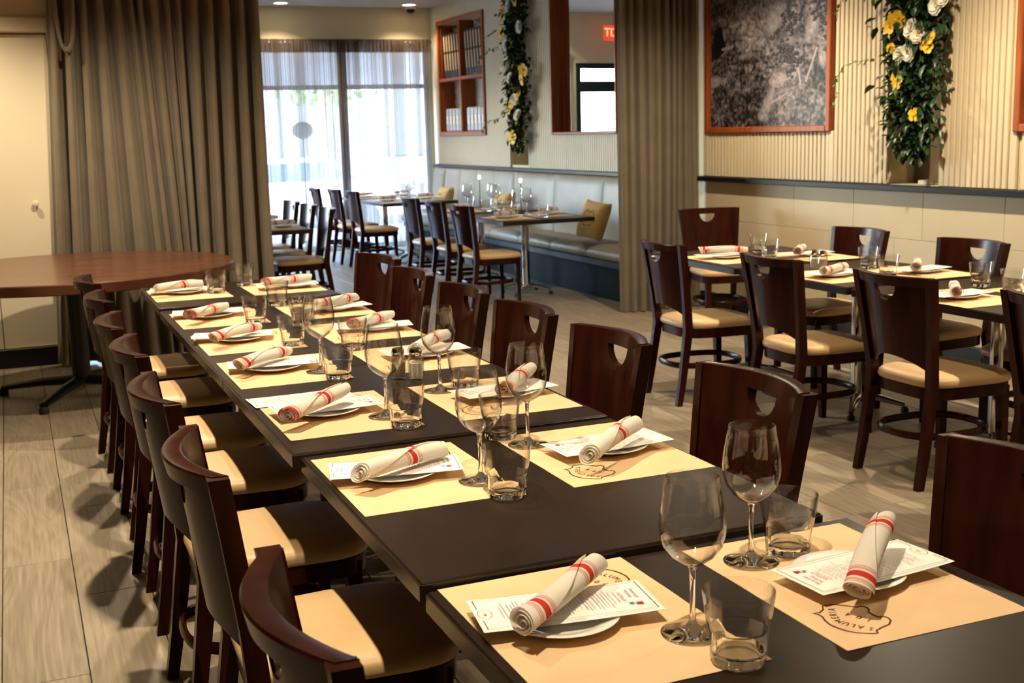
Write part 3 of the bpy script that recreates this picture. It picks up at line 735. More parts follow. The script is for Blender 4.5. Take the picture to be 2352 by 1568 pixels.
def napkin_mesh(var):
    rnd = random.Random(50+var); m = MB(); Lg = .272; A = 2*PI*3.3; na, nt_ = 90, 26; P = []; UVs = []
    slant = [.006, -.008, .009, .004][var]; fl = [.22, .10, .16, .06][var]; ph = [.4, 2.0, 3.4, 5.0][var]
    for i in range(nt_+1):
        t = i/nt_; row = []
        aend = A + 1.4 - 2.4*t + .25*math.sin(4*t+var)
        e0 = max(0, (.22-t)/.22); e1 = max(0, (t-.80)/.20)
        for k in range(na+1):
            q = k/na; a = aend*q
            r = .0022 + .0215*(q**.75)
            r *= 1 + fl*e0*e0*(.5+.5*math.cos(a-ph)) - .10*e1*e1 + .035*math.sin(7*t+1.7*math.cos(a)+var) + .05*math.cos(2*a+3*t+ph)
            s = (t-.5)*Lg*(1+.02*(1-q)) + .013*e0*math.cos(a-ph)*q - .010*e1*math.cos(a-ph-1)*q
            x = r*math.cos(a)*1.10; z = r*math.sin(a)*.94
            if z < -.0180: z = -.0180 + (z+.0180)*.2
            bend = .005*math.sin(PI*t)*(1 if var % 2 else -.3)
            row.append((s, x, z+bend)); UVs.append((t+slant*(a-A)*1.2, q))
        P.append(row)
    m.grid(P); me = m.mesh('napkin_roll', NAPM[var])
    uv = me.uv_layers.new(name='UVMap')
    for l in me.loops: uv.data[l.index].uv = UVs[l.vertex_index]
    me.polygons.foreach_set('use_smooth', [True]*len(me.polygons)); return me
def tumbler_mesh():
    def fac(r, z, a):
        if .004 < z < .052 and r > .0395: return r*(1-.035*(.5-.5*math.cos(10*a)))
        return r
    r = empty('tumbler'); m = MB(); m.lathe([(.0005,.003),(.030,.0025),(.033,0),(.0375,.001),(.0405,.006),(.0422,.042),(.0430,.050),(.0405,.0502),(.0400,.047),(.0378,.020),(.034,.0150),(.020,.0135),(.0005,.0140)], 50, facet=fac); m.build('base', GLASSG, r, 30)
    m = MB(); m.lathe([(.0431,.0505),(.0450,.054),(.0478,.070),(.0522,.1045),(.0517,.1062),(.0503,.1060),(.0458,.072),(.0428,.056),(.0408,.0505),(.0431,.0505)], 50, cap=False); m.build('wall', GLASST, r, 30)
    for ch in r.children: ch.data.transform(Matrix.Diagonal((1.07,1.07,1.10,1)))
    return r
def wine_proto():
    r = empty('wine_glass'); m = MB()
    m.lathe([(.0005,.0005),(.050,.0005),(.0520,.0018),(.050,.0032),(.030,.0060),(.012,.0125),(.0062,.020),(.0005,.020)], 48); m.build('foot', GLASSF, r, 50)
    m = MB(); m.lathe([(.0061,.0202),(.0046,.036),(.0043,.080),(.0055,.108),(.0080,.1148)], 20); m.build('stem', GLASSF, r, 50)
    o = [(.0005,.1152),(.0085,.1155),(.0200,.1215),(.0360,.1335),(.0480,.1500),(.0535,.1700),(.0545,.1860),(.0525,.2090),(.0478,.2380),(.0432,.2645)]
    i_ = [(.0425,.2652),(.0418,.2645),(.0465,.2380),(.0512,.2090),(.0532,.1860),(.0522,.1705),(.0467,.1510),(.0345,.1350),(.0185,.1240),(.0005,.1205)]
    m = MB(); m.lathe(o+i_, 56); m.build('bowl', GLASS, r, 60); return r
def shaker_proto(fill, name):
    r = empty(name); oct_ = lambda rr, z, a: rr*(1-.06*(.5-.5*math.cos(8*a))) if .004 < z < .06 else rr
    m = MB(); m.lathe([(.0005,.001),(.021,0),(.0235,.004),(.0235,.052),(.020,.060),(.0165,.066),(.0165,.074),(.0145,.074),(.0145,.066),(.0205,.052),(.0205,.006),(.0005,.005)], 32, facet=oct_); m.build('jar', GLASS, r, 30)
    m = MB(); m.lathe([(.0005,.0055),(.0198,.0065),(.0198,.045),(.0005,.046)], 24); m.build('contents', fill, r, 30)
    m = MB(); m.lathe([(.0175,.064),(.0185,.066),(.0185,.078),(.016,.084),(.009,.087),(.0005,.0875)], 24); m.build('lid', CHROME, r, 30)
    for ch in r.children: ch.data.transform(Matrix.Diagonal((1.15,1.15,1.2,1)))
    return r
MATP, MENUP, WINEP = mat_proto(), menu_proto(), wine_proto()
SALTP, PEPP = shaker_proto(SALT, 'salt_shaker'), shaker_proto(PEPPER, 'pepper_shaker')
PLATE, TUMB_O = plate_mesh(), tumbler_mesh(); NAPS = [napkin_mesh(i) for i in range(4)]
PLATE_O = mobj('side_plate', PLATE); NAP_O = [mobj('napkin_roll', n) for n in NAPS]
def napkin(p0, p1, z, var, label, group, dz=0):
    o = NAP_O[var]
    if o.name in _used: o = o.copy(); COL.objects.link(o)
    else: _used.add(o.name)
    a, b = Vector((p0[0], p0[1], z)), Vector((p1[0], p1[1], z+dz)); d = (b-a).normalized()
    o.location = (a+b)/2; o.rotation_euler = (0, -math.asin(d.z), math.atan2(d.y, d.x)); return tag(o, label, 'napkin', group)
def setting(side, T, my, mx, ptx, nap, var, menu, where, grp, dz=0):
    """one place: side 'L' sits at -X, 'R' at +X; menu = (x, y, extra angle)"""
    rz = -PI/2 if side == 'L' else PI/2
    place(MATP, (mx, my, T), rz, f'brown paper placemat at the {where}', 'placemat', f'placemats {grp}')
    place(PLATE_O, (ptx, nap and (my+menu[1])/2, T+.0008), 0, f'small white plate at the {where}', 'plate', f'plates {grp}')
    place(MENUP, (menu[0], menu[1], T+.0225), rz+math.radians(menu[2]), f'printed white menu card at the {where}', 'menu', f'menus {grp}')
    napkin(nap[0], nap[1], T+.0485, var, f'rolled red-striped napkin at the {where}', f'napkin rolls {grp}', dz)
G = 'on the long table'
LEFT = [(1,1.695,[(.684,1.657),(.903,1.826)],0,(.80,1.75,-8),.012),(2,2.66,[(.674,2.565),(.912,2.68)],1,(.785,2.665,-12),0),(3,3.385,[(.64,3.18),(.843,3.348)],2,(.79,3.355,3),.02),
        (4,4.13,[(.645,3.983),(.854,4.174)],3,(.79,4.11,-8),0),(4,4.81,[(.672,4.612),(.852,4.776)],3,(.767,4.80,-14),0),(4,5.515,[(.66,5.276),(.852,5.474)],2,(.778,5.52,-8),0),(5,6.495,[(.643,6.193),(.855,6.294)],1,(.765,6.33,-12),0)]
RIGHT = [(1,1.67,[(1.235,1.535),(1.438,1.715)],3,(1.36,1.676,5),.04),(2,2.645,[(1.192,2.454),(1.412,2.62)],1,(1.33,2.63,4),.02),(3,3.375,[(1.275,3.19),(1.455,3.40)],2,(1.327,3.315,8),.012),
         (4,4.12,[(1.263,3.967),(1.43,4.135)],1,(1.33,4.08,0),.012),(4,4.82,[(1.22,4.64),(1.42,4.80)],2,(1.326,4.725,-10),0),(4,5.5,[(1.232,5.29),(1.443,5.438)],0,(1.33,5.36,5),0),(5,6.47,[(1.18,6.15),(1.40,6.23)],2,(1.29,6.21,-5),0)]
for i, (t, my, nap, var, menu, dz) in enumerate(LEFT):
    k = SCL[t]; setting('L', TH[t], my*k, .824*k, .785, nap, var, menu, f'{ORD[i]} left place from the front of the long table', G, dz)
for i, (t, my, nap, var, menu, dz) in enumerate(RIGHT):
    k = SCL[t]; setting('R', TH[t], my*k, 1.312*k, 1.335, nap, var, menu, f'{ORD[i]} right place from the front of the long table', G, dz)
o = place(MENUP, (.765, 3.585, TH[3]+.0022), -PI/2+.05, 'long white drinks menu lying flat behind the third left plate', 'menu', 'menus on the long table')
for (nm, lst) in (('left', [(1,.957,1.462),(2,.964,2.402),(3,.959,3.132),(4,.96,3.883),(4,.968,4.616),(4,.948,5.284),(5,.959,6.436)]), ('right', [(1,1.305,1.826),(2,1.145,2.889),(3,1.29,3.551),(4,1.151,4.396),(4,1.112,5.085),(4,1.143,5.753),(5,1.15,6.67)])):
    for i, (t, x, y) in enumerate(lst):
        k = SCL[t]; place(TUMB_O, (x*k, y*k, TH[t]+.0016), i*.7, f'clear water tumbler, {ORD[i]} from the front in the {nm} row of the long table', 'glass', 'tumblers on the long table')
for i, (t, x, y) in enumerate([(1,.949,1.582),(2,.954,2.54),(3,.946,3.275),(4,.938,4.03)]):
    k = SCL[t]; place(WINEP, (x*k, y*k, TH[t]+.0016), 0, f'empty wine glass, {ORD[i]} from the front along the left of the long table', 'wine glass', 'wine glasses on the long table')
for i, (t, x, y) in enumerate([(1,1.214,1.814),(2,1.181,2.788),(3,1.198,3.529)]):
    k = SCL[t]; place(WINEP, (x*k, y*k, TH[t]+.0016), 0, f'empty wine glass, {ORD[i]} from the front along the right of the long table', 'wine glass', 'wine glasses on the long table')
place(SALTP, (1.175, 3.70, TH[3]), .3, 'salt shaker with chrome lid on the middle of the long table', 'shaker', 'shakers on the long table')
place(PEPP, (1.125, 3.73, TH[3]), .1, 'pepper shaker with chrome lid on the middle of the long table', 'shaker', 'shakers on the long table')
place(SALTP, (1.150, 5.12, TH[4]), .3, 'salt shaker with chrome lid far down the long table', 'shaker', 'shakers on the long table')
place(PEPP, (1.118, 5.20, TH[4]), .1, 'pepper shaker with chrome lid far down the long table', 'shaker', 'shakers on the long table')
# ---- tables along the right wall
G = 'on the right wall tables'
for i, (z, my, nap, var, menu) in enumerate([(RZ-.014,4.2,[(3.80,4.10),(3.97,4.30)],2,(3.90,4.2,3)), (RZ-.007,5.12,[(3.77,5.00),(4.00,5.13)],0,(3.91,5.1,4)), (RZ,6.10,[(3.77,6.20),(4.02,6.07)],3,(3.89,6.14,-5))]):
    setting('L', z, my, 3.905, 3.90, nap, var, menu, f'{ORD[i]} aisle-side place of the right wall tables', G)
for i, (z, my, nap, var, menu) in enumerate([(RZ-.014,4.10,[(4.26,4.0),(4.48,4.15)],1,(4.38,4.1,4)), (RZ-.007,4.99,[(4.25,4.88),(4.43,5.07)],0,(4.37,4.98,6)), (RZ,5.92,[(4.20,5.83),(4.38,6.02)],2,(4.34,5.93,-4))]):
    setting('R', z, my, 4.375, 4.38, nap, var, menu, f'{ORD[i]} wall-side place of the right wall tables', G)
for i, (x, y, z) in enumerate([(4.17,4.15,RZ-.014),(4.25,4.43,RZ-.014),(4.09,4.90,RZ-.007),(4.255,5.26,RZ-.007),(4.06,5.90,RZ),(4.22,6.25,RZ)]):
    place(TUMB_O, (x, y, z+.0016), i, f'clear tumbler, {ORD[i]} from the front on the right wall tables', 'glass', 'tumblers on the right wall tables')
place(SALTP, (4.045, 5.45, RZ-.007), .2, 'salt shaker on the middle table by the right wall', 'shaker', 'shakers on the right wall tables')
place(PEPP, (4.05, 5.385, RZ-.007), .2, 'pepper shaker on the middle table by the right wall', 'shaker', 'shakers on the right wall tables')
# ---- far room tables
G = 'in the far room'
far = [('L',.745,10.42,4.27,'near'),('R',.745,10.55,4.72,'near'),('L',.75,11.62,4.27,'middle'),('R',.75,11.7,4.72,'middle'),('L',.745,14.1,4.24,'third'),('R',.745,14.2,4.70,'third'),('L',.75,15.1,4.24,'furthest'),('R',.75,15.15,4.70,'furthest'),('R',.745,10.8,2.20,'half hidden'),('R',.745,11.5,2.20,'half hidden')]
for i, (s, z, y, x, w_) in enumerate(far):
    sgn = 1 if s == 'L' else -1; px = x-sgn*.03
    wh = f'{"aisle" if s == "L" else "banquette"} side of the {w_} far room table' if i < 8 else f'{"first" if i == 8 else "second"} place of the table behind the long drape'
    setting(s, z, y, x, px, [(px-.12, y-.06), (px+.12, y+.07)], i % 4, (px, y, 5*sgn), wh, G)
for i, (x, y, z) in enumerate([(4.53,10.2,.745),(4.50,11.0,.745),(4.42,11.35,.75),(4.52,12.1,.75),(4.46,13.85,.745),(4.47,14.55,.745),(4.46,15.4,.75)]):
    place(TUMB_O, (x, y, z+.0016), i, f'small tumbler, {ORD[i]} from the front on the far room banquette tables', 'glass', 'tumblers in the far room')
for i, (x, y, z) in enumerate([(4.60,10.75,.745),(4.45,10.62,.745),(4.56,11.45,.75),(4.42,11.9,.75),(4.66,11.80,.75),(4.45,13.95,.745),(4.60,14.4,.745)]):
    place(WINEP, (x, y, z+.0016), 0, f'wine glass, {ORD[i]} from the front on the far room banquette tables', 'wine glass', 'wine glasses in the far room')
BULB = mat('lamp_tip', (.9,.85,.75), .4, emit=(1,.85,.6), es=6)
for i, (x, y) in enumerate([(4.62,10.93),(4.60,12.0)]):
    r = empty('table_lamp', (x, y, .745 if i == 0 else .75)); m = MB(); m.lathe([(.04,0),(.04,.006),(.005,.012),(.004,.30)], 16); m.build('stem', BLACKM, r, 40)
    m = MB(); m.lathe([(.004,.300),(.014,.312),(.016,.325),(.010,.338),(.0005,.342)], 16); m.build('lamp_tip', BULB, r, 40)
    tag(r, f'thin black table lamp with glowing tip on the {"near" if i == 0 else "middle"} banquette table', 'lamp', 'slim table lamps in the far room')

# ================================================================== banquette along the far right wall
bq = empty('banquette', (0, 0, 0)); y0, y1 = 9.25, 15.8
m = MB(); m.box(4.98, XW-.02, y0, y1, 0, .36); m.build('base', TEAL, bq)
m = MB(); m.bbox(4.93, XW-.02, y0-.01, y1, .30, .365, .006); m.build('base_band', mat('teal_band', (.012,.024,.031), .45, spec=.2), bq)
n = 8; wcu = (y1-y0)/n
for k in range(n):
    a = y0+k*wcu; m = MB(); P = []
    for j in range(13):
        v = j/12; yy = a+.006+(wcu-.012)*v; e = 1-abs(2*v-1)**10; row = []
        for x, z in ((4.93,.37),(4.89,.39),(4.885,.44),(4.91,.475),(5.0,.487),(5.2,.485),(5.36,.478)): row.append((x+(1-e)*.012*(1 if x < 5 else 0), yy, .37+(z-.37)*(.86+.14*e)))
        P.append(row)
    m.grid(P); m.build('seat_cushion', BANQ, bq, 60)
edges = [9.25, 10.0, 10.68, 11.82, 12.96, 13.55, 14.16, 14.72, 15.32, 15.8]
for k in range(len(edges)-1):
    a, b = edges[k], edges[k+1]; m = MB(); P = []
    for j in range(15):
        v = j/14; yy = a+.004+(b-a-.008)*v; e = 1-abs(2*v-1)**12; row = []
        for x, z in ((5.34,.46),(5.335,.6),(5.35,.8),(5.37,.98),(5.385,1.05),(5.41,1.075),(5.475,1.078)): row.append((x+(1-e)*.025*(1 if x < 5.4 else 0), yy, z))
        P.append(row)
    m.grid(P); m.build('back_cushion', BANQ, bq, 60)
tag(bq, 'long upholstered wall bench with teal base in the far room', 'banquette')
def pillow(loc, rot, lab, s=.185):
    r = empty('cushion', loc); r.rotation_euler = rot; m = MB(); n = 16; P = []
    for sd2 in (1, -1):
        P = []
        for i in range(n+1):
            row = []
            for j in range(n+1):
                u, v = 2*i/n-1, 2*j/n-1; h = .075*max(0, (1-u**4)*(1-v**4))**.5; k = 1-.06*(1-abs(u*v))
                row.append((s*u*(1-.07*(1-v*v)), s*v*(1-.07*(1-u*u)), sd2*h))
            P.append(row)
        m.grid(P)
    m.build('cover', PILLOW, r, 180, merge=True)
    m = MB(); pg = [(a*1.5, -b_*1.5) for a, b_ in PIG]; m.ribbon(pg, .006, 0, True)
    m.v = [(x, y, .075*max(0,(1-(x/s)**4)*(1-(y/s)**4))**.5+.0015) for x, y, z in m.v]; m.build('printed_pig', INK, r)
    return tag(r, lab, 'cushion', 'mustard cushions on the banquette')
pillow((5.10, 10.30, .690), (math.radians(70), math.radians(5), math.radians(-78)), 'mustard cushion with a pig outline beside the narrow drape')
pillow((5.10, 12.6, .690), (math.radians(70), math.radians(-4), math.radians(-80)), 'mustard cushion leaning behind the middle banquette table')
pillow((5.10, 14.6, .690), (math.radians(70), 0, math.radians(-86)), 'mustard cushion at the window end of the banquette')

# ================================================================== wall pieces
def wood_frame(name, o_, depth, face, label, cat):
    """frame on the right wall: o_ = (y0,y1,z0,z1) outer size, built around y0,z0"""
    y0, y1, z0, z1 = o_; r = empty(name, (XW, (y0+y1)/2, z0)); hy = (y1-y0)/2; h = z1-z0
    for nm, a in (('frame_stile', (-hy, -hy+face, 0, h)), ('frame_stile', (hy-face, hy, 0, h)), ('frame_rail', (-hy+face, hy-face, 0, face)), ('frame_rail', (-hy+face, hy-face, h-face, h))):
        m = MB(); m.bbox(-.045, depth-.045, a[0], a[1], a[2], a[3], .006); m.build(nm, FRAMEW, r)
    tag(r, label, cat); return r, hy, h
# black and white vineyard photograph printed on a fine colour grid
def photo_mesh(hy, h, seed):
    ny, nz = 230, 200; rng = np.random.default_rng(seed)
    def octave(k):
        g_ = rng.random((int(nz/k)+3, int(ny/k)+3)); yy, xx = np.mgrid[0:nz, 0:ny]/k; i, j = yy.astype(int), xx.astype(int); fy, fx = yy-i, xx-j
        return (g_[i,j]*(1-fx)+g_[i,j+1]*fx)*(1-fy)+(g_[i+1,j]*(1-fx)+g_[i+1,j+1]*fx)*fy
    Z, Y_ = np.mgrid[0:nz, 0:ny]; u = 1-Y_/(ny-1); v = Z/(nz-1)/.74          # u left to right as seen, v from the bottom edge upwards
    G_ = lambda cu, cv, su, sv: np.exp(-((u-cu)/su)**2-((v-cv)/sv)**2)
    lf = np.abs(octave(7)-octave(7)) ; n = .30*octave(12)+.45*lf+.5*(octave(3.2)-.5)+.45*(octave(1.7)-.5)
    img = .235+.55*(n-.22)
    img -= .10*G_(.25,.22,.30,.28)+.12*G_(.95,.42,.10,.22)+.05*G_(.6,.0,.5,.2); img += .14*G_(.38,.86,.22,.16)+.05*G_(.8,.2,.2,.2)
    def ell(cu, cv, a, b, ang):
        c, s_ = math.cos(ang), math.sin(ang); x, y2 = (u-cu)*1.0, (v-cv)*1.12; return ((x*c+y2*s_)/a)**2+((-x*s_+y2*c)/b)**2
    tex = .16*(octave(4)-.5)+.10*(octave(2)-.5)
    for cu, cv, a, b, an, val in ((.56,.90,.075,.17,-.35,.45),(.86,.80,.055,.17,-.12,.44),(.94,.55,.030,.13,.08,.46),(.60,.39,.085,.075,.9,.47),(.52,.20,.045,.17,-.30,.42),(.67,.30,.12,.022,.25,.36),(.48,.09,.05,.06,.5,.40),(.72,.70,.10,.05,-.3,.36),(.04,.42,.06,.07,-.6,.46),(.30,.62,.05,.03,.4,.38),(.92,.66,.09,.03,-.35,.36)):
        e = ell(cu, cv, a, b, an); w_ = np.clip((1-e)*4, 0, 1); img = img*(1-w_)+(val*(1-.30*e)+tex)*w_
    for p0, p1 in (((.78,.34),(.74,.62)),((.60,.37),(.74,.41)),((.55,.20),(.68,.28)),((.82,.36),(.90,.62))):
        p0, p1 = np.array(p0), np.array(p1); d_ = p1-p0; tt = np.clip(((u-p0[0])*d_[0]+(v-p0[1])*d_[1])/(d_@d_), 0, 1); r_ = np.hypot(u-p0[0]-tt*d_[0], v-p0[1]-tt*d_[1]); w_ = np.clip((.007-r_)*500, 0, 1); img = img*(1-w_)+.5*w_
    for cu, cv, n_, su, sv in ((.70,.88,44,.035,.09),(.91,.93,40,.035,.08),(.65,.60,40,.04,.055),(.74,.53,40,.035,.05),(.98,.86,26,.02,.08)):
        for _ in range(n_):
            a, b = cu+rng.normal(0,su), cv+rng.normal(0,sv); e = ell(a, b, .0145, .0145, 0); k = e < 1; img = np.where(k, .07+.22*np.exp(-((u-a+.004)**2+(v-b-.005)**2)/4e-5), img)
    for cu, cv, a, b, an, val in ((.085,.78,.060,.15,.06,.06),(.05,.70,.05,.10,0,.06),(.155,.705,.060,.020,.08,.44),(.128,.83,.014,.07,.12,.42),(.115,.935,.030,.035,0,.40),(.105,.965,.045,.018,-.2,.44),(.20,.72,.02,.018,0,.42)):
        e = ell(cu, cv, a, b, an); w_ = np.clip((1-e)*5, 0, 1); img = img*(1-w_)+(val+.25*tex*(val > .2))*w_
    img = np.clip(img, .05, .64)**1.75*1.45
    me = bpy.data.meshes.new('printed_photo'); vs_ = [(0, -hy+2*hy*j/(ny-1), h*i/(nz-1)) for i in range(nz) for j in range(ny)]
    me.from_pydata(vs_, [], [(i*ny+j, (i+1)*ny+j, (i+1)*ny+j+1, i*ny+j+1) for i in range(nz-1) for j in range(ny-1)])
    at = me.color_attributes.new('print', 'FLOAT_COLOR', 'POINT'); arr = np.ones((nz*ny, 4), np.float32); arr[:, :3] = img.reshape(-1, 1)*np.array([1.0,.88,.92])
    at.data.foreach_set('color', arr.ravel()); return me
PHOTOM = mat('photo_print', (.2,.2,.2), .45); an = N(PHOTOM, 'ShaderNodeVertexColor'); an.layer_name = 'print'; L(PHOTOM, an.outputs[0], B(PHOTOM).inputs['Base Color'])
for o_, sd_, lab in ((PIC, 3, 'red wood framed black and white vineyard photograph on the fluted wall'), (PIC2, 9, 'red wood frame cut off at the right edge of the picture')):
    r, hy, h = wood_frame('framed_photograph', o_, .055, .048, lab, 'picture')
    m = MB(); m.box(-.004, -.001, -hy+.03, hy-.03, .03, h-.03); m.build('backing', BLACKM, r)
    me = photo_mesh(hy-.046, h-.09, sd_); me.materials.append(PHOTOM); ob = mobj('printed_photo', me, r, (-.006, 0, .046))
# mirror in a deep mahogany reveal
r, hy, h = wood_frame('wall_mirror', MIR, .06, .03, 'mahogany framed mirror in the far room beside the narrow drape', 'mirror')
for nm, a in (('reveal', (-hy+.004, -hy+.022, .004, h-.004)), ('reveal', (hy-.022, hy-.004, .004, h-.004)), ('reveal', (-hy+.022, hy-.022, .004, .022)), ('reveal', (-hy+.022, hy-.022, h-.022, h-.004))):
    m = MB(); m.box(.0, .21, *a); m.build(nm, FRAMEW, r)
m = MB(); m.box(-.004, .004, -hy+.03, hy-.03, .024, h-.024); mg = m.build('mirror_glass', MIRROR, r); mg.location = (.13, 0, 0); mg.rotation_euler = (0, 0, math.radians(4))
# shelf niche
r, hy, h = wood_frame('wall_shelf', SHF, .055, .055, 'mahogany wall cabinet with four open compartments by the window', 'shelf')
m = MB(); m.bbox(-.04, .16, -.03, .03, .055, h-.055, .004); m.build('upright', FRAMEW, r)
ZM = .74
for s in (-1, 1):
    m = MB(); a, b = (.03, hy-.055) if s > 0 else (-hy+.055, -.03); m.bbox(-.04, .16, a, b, ZM-.03, ZM+.01, .004); m.build('shelf_board', FRAMEW, r)
    m = MB(); m.box(0, .17, s*hy-s*.075, s*hy-s*.055, .055, h-.055); m.build('side_lining', FRAMEW, r)
GT = mat('glazed_tile', (.72,.70,.64), .15, coat=.5)
m = MB()
for i in range(20):
    for j in range(15):
        z = .06+i*.071; y = -hy+.07+j*.108+(.054 if i % 2 else 0)
        if z+.066 < h-.055 and y+.10 < hy-.06: m.bbox(.165, .172, y, y+.104, z, z+.066, .003)
o = m.build('back_tiles', GT, r); o['kind'] = 'stuff'
BOXT = mat('tan_card', (.58,.40,.22), .7); BOXB = mat('black_card', (.015,.016,.02), .4); JARS = mottled('jar_sleeve', (.42,.48,.52), (.60,.64,.66), .25, 30)
cy_ = (SHF[0]+SHF[1])/2; zb = SHF[2]
for s, nm in ((1, 'left'), (-1, 'right')):
    for k in range(6):
        r = empty('wine_box', (XW+.055, cy_+s*.40+(2.5-k)*.100-(.035), zb+ZM+.0105)); r.rotation_euler = (math.radians(-6), 0, 0); hh = .575
        m = MB(); m.bbox(-.055, .075, -.045, .045, .008, hh, .003); m.build('carton', BOXB, r)
        m = MB(); m.bbox(-.060, -.054, -.019, .019, .10, hh*.55, .001); m.build('spine_label', BOXT, r)
        m = MB(); m.bbox(-.060, -.054, -.019, .019, hh*.60, hh-.03, .001); m.build('spine_label', BOXT, r)
        tag(r, f'leaning black and tan bottle box, {ORD[k]} from the left in the upper {nm} compartment', 'box', 'bottle boxes on the wall shelf')
    for k in range(5):
        r = empty('jar_carton', (XW+.05, cy_+s*.40+(2-k)*.128-.02, zb+.0555)); hh = .30
        m = MB(); m.bbox(-.05, .05, -.055, .055, 0, hh, .012); m.build('carton', JARS, r)
        m = MB(); m.bbox(-.052, -.049, -.035, .035, .10, .20, .001); m.build('front_label', PAPER, r)
        tag(r, f'pale grey carton, {ORD[k]} from the left in the lower {nm} compartment', 'box', 'pale cartons on the wall shelf')
# niche liners
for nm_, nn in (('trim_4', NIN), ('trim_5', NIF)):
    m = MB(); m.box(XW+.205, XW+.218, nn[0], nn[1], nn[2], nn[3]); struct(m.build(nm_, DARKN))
m = MB(); m.bbox(XW+.03, XW+.10, 6.27, 6.36, 1.1255, 1.155, .004); tag(m.build('cable_box', WHITEP), 'small white box at the foot of the near garland niche', 'box')
m = MB(); m.box(XW+.145, XW+.20, 6.105, 6.19, 1.1255, 2.87); tag(m.build('dark_post', mat('dark_post', (.035,.018,.008), .5)), 'dark wooden strip standing inside the near garland niche', 'post')

# ================================================================== flower garlands
def leaf_mesh(l, w_, mt, name):
    m = MB(); h = .10*l
    m.add([(0,0,0),(l*.35,w_,h),(l*.35,0,-h*.2),(l*.35,-w_,h),(l*.75,w_*.75,h*.3),(l*.75,0,-h*.9),(l*.75,-w_*.75,h*.3),(l,0,-h*2.2)],
          [(0,2,1),(0,3,2),(1,2,5,4),(2,3,6,5),(4,5,7),(5,6,7)]); return m.mesh(name, mt, 60)
LEAF = [leaf_mesh(.085,.021,LEAFD,'leaf'), leaf_mesh(.068,.019,LEAFD,'leaf'), leaf_mesh(.055,.015,LEAFL,'leaf')]
def flower_mesh(kind):
    m = MB(); rnd = random.Random(3)
    layers = [(5,.052,.024,.15),] if kind == 'y' else [(8,.050,.021,.30),(7,.042,.020,.75),(6,.030,.016,1.25)]
    for n_, l, w_, up in layers:
        for k in range(n_):
            a = 2*PI*k/n_+up; c, s = math.cos(a), math.sin(a); q = []
            for d, ww, hh in ((.004,.003,0),(l*.5,w_,l*up*.5),(l*.9,w_*.8,l*up*.75),(l,0,l*up*.6)):
                q.append((d, ww, hh+rnd.uniform(-.003,.003)))
            vs = []
            for d, ww, hh in q: vs += [(d*c-ww*s, d*s+ww*c, hh), (d*c, d*s, hh-.004), (d*c+ww*s, d*s-ww*c, hh)]
            fs = []
            for i in range(3):
                for j in range(2): fs.append((i*3+j, i*3+j+1, i*3+4+j, i*3+3+j))
            m.add(vs, fs)
    m.lathe([(.0005,.002),(.008,.004),(.009,.012),(.0005,.016)], 10, mi=1)
    return m.mesh('flower_yellow' if kind == 'y' else 'flower_white', [YEL if kind == 'y' else WHT, YEL], 50)
FLY, FLW = flower_mesh('y'), flower_mesh('w')
def orient(o, d, roll):
    q = Vector(d).normalized().to_track_quat('X', 'Z'); o.rotation_mode = 'QUATERNION'; o.rotation_quaternion = q @ Matrix.Rotation(roll, 4, 'X').to_quaternion()
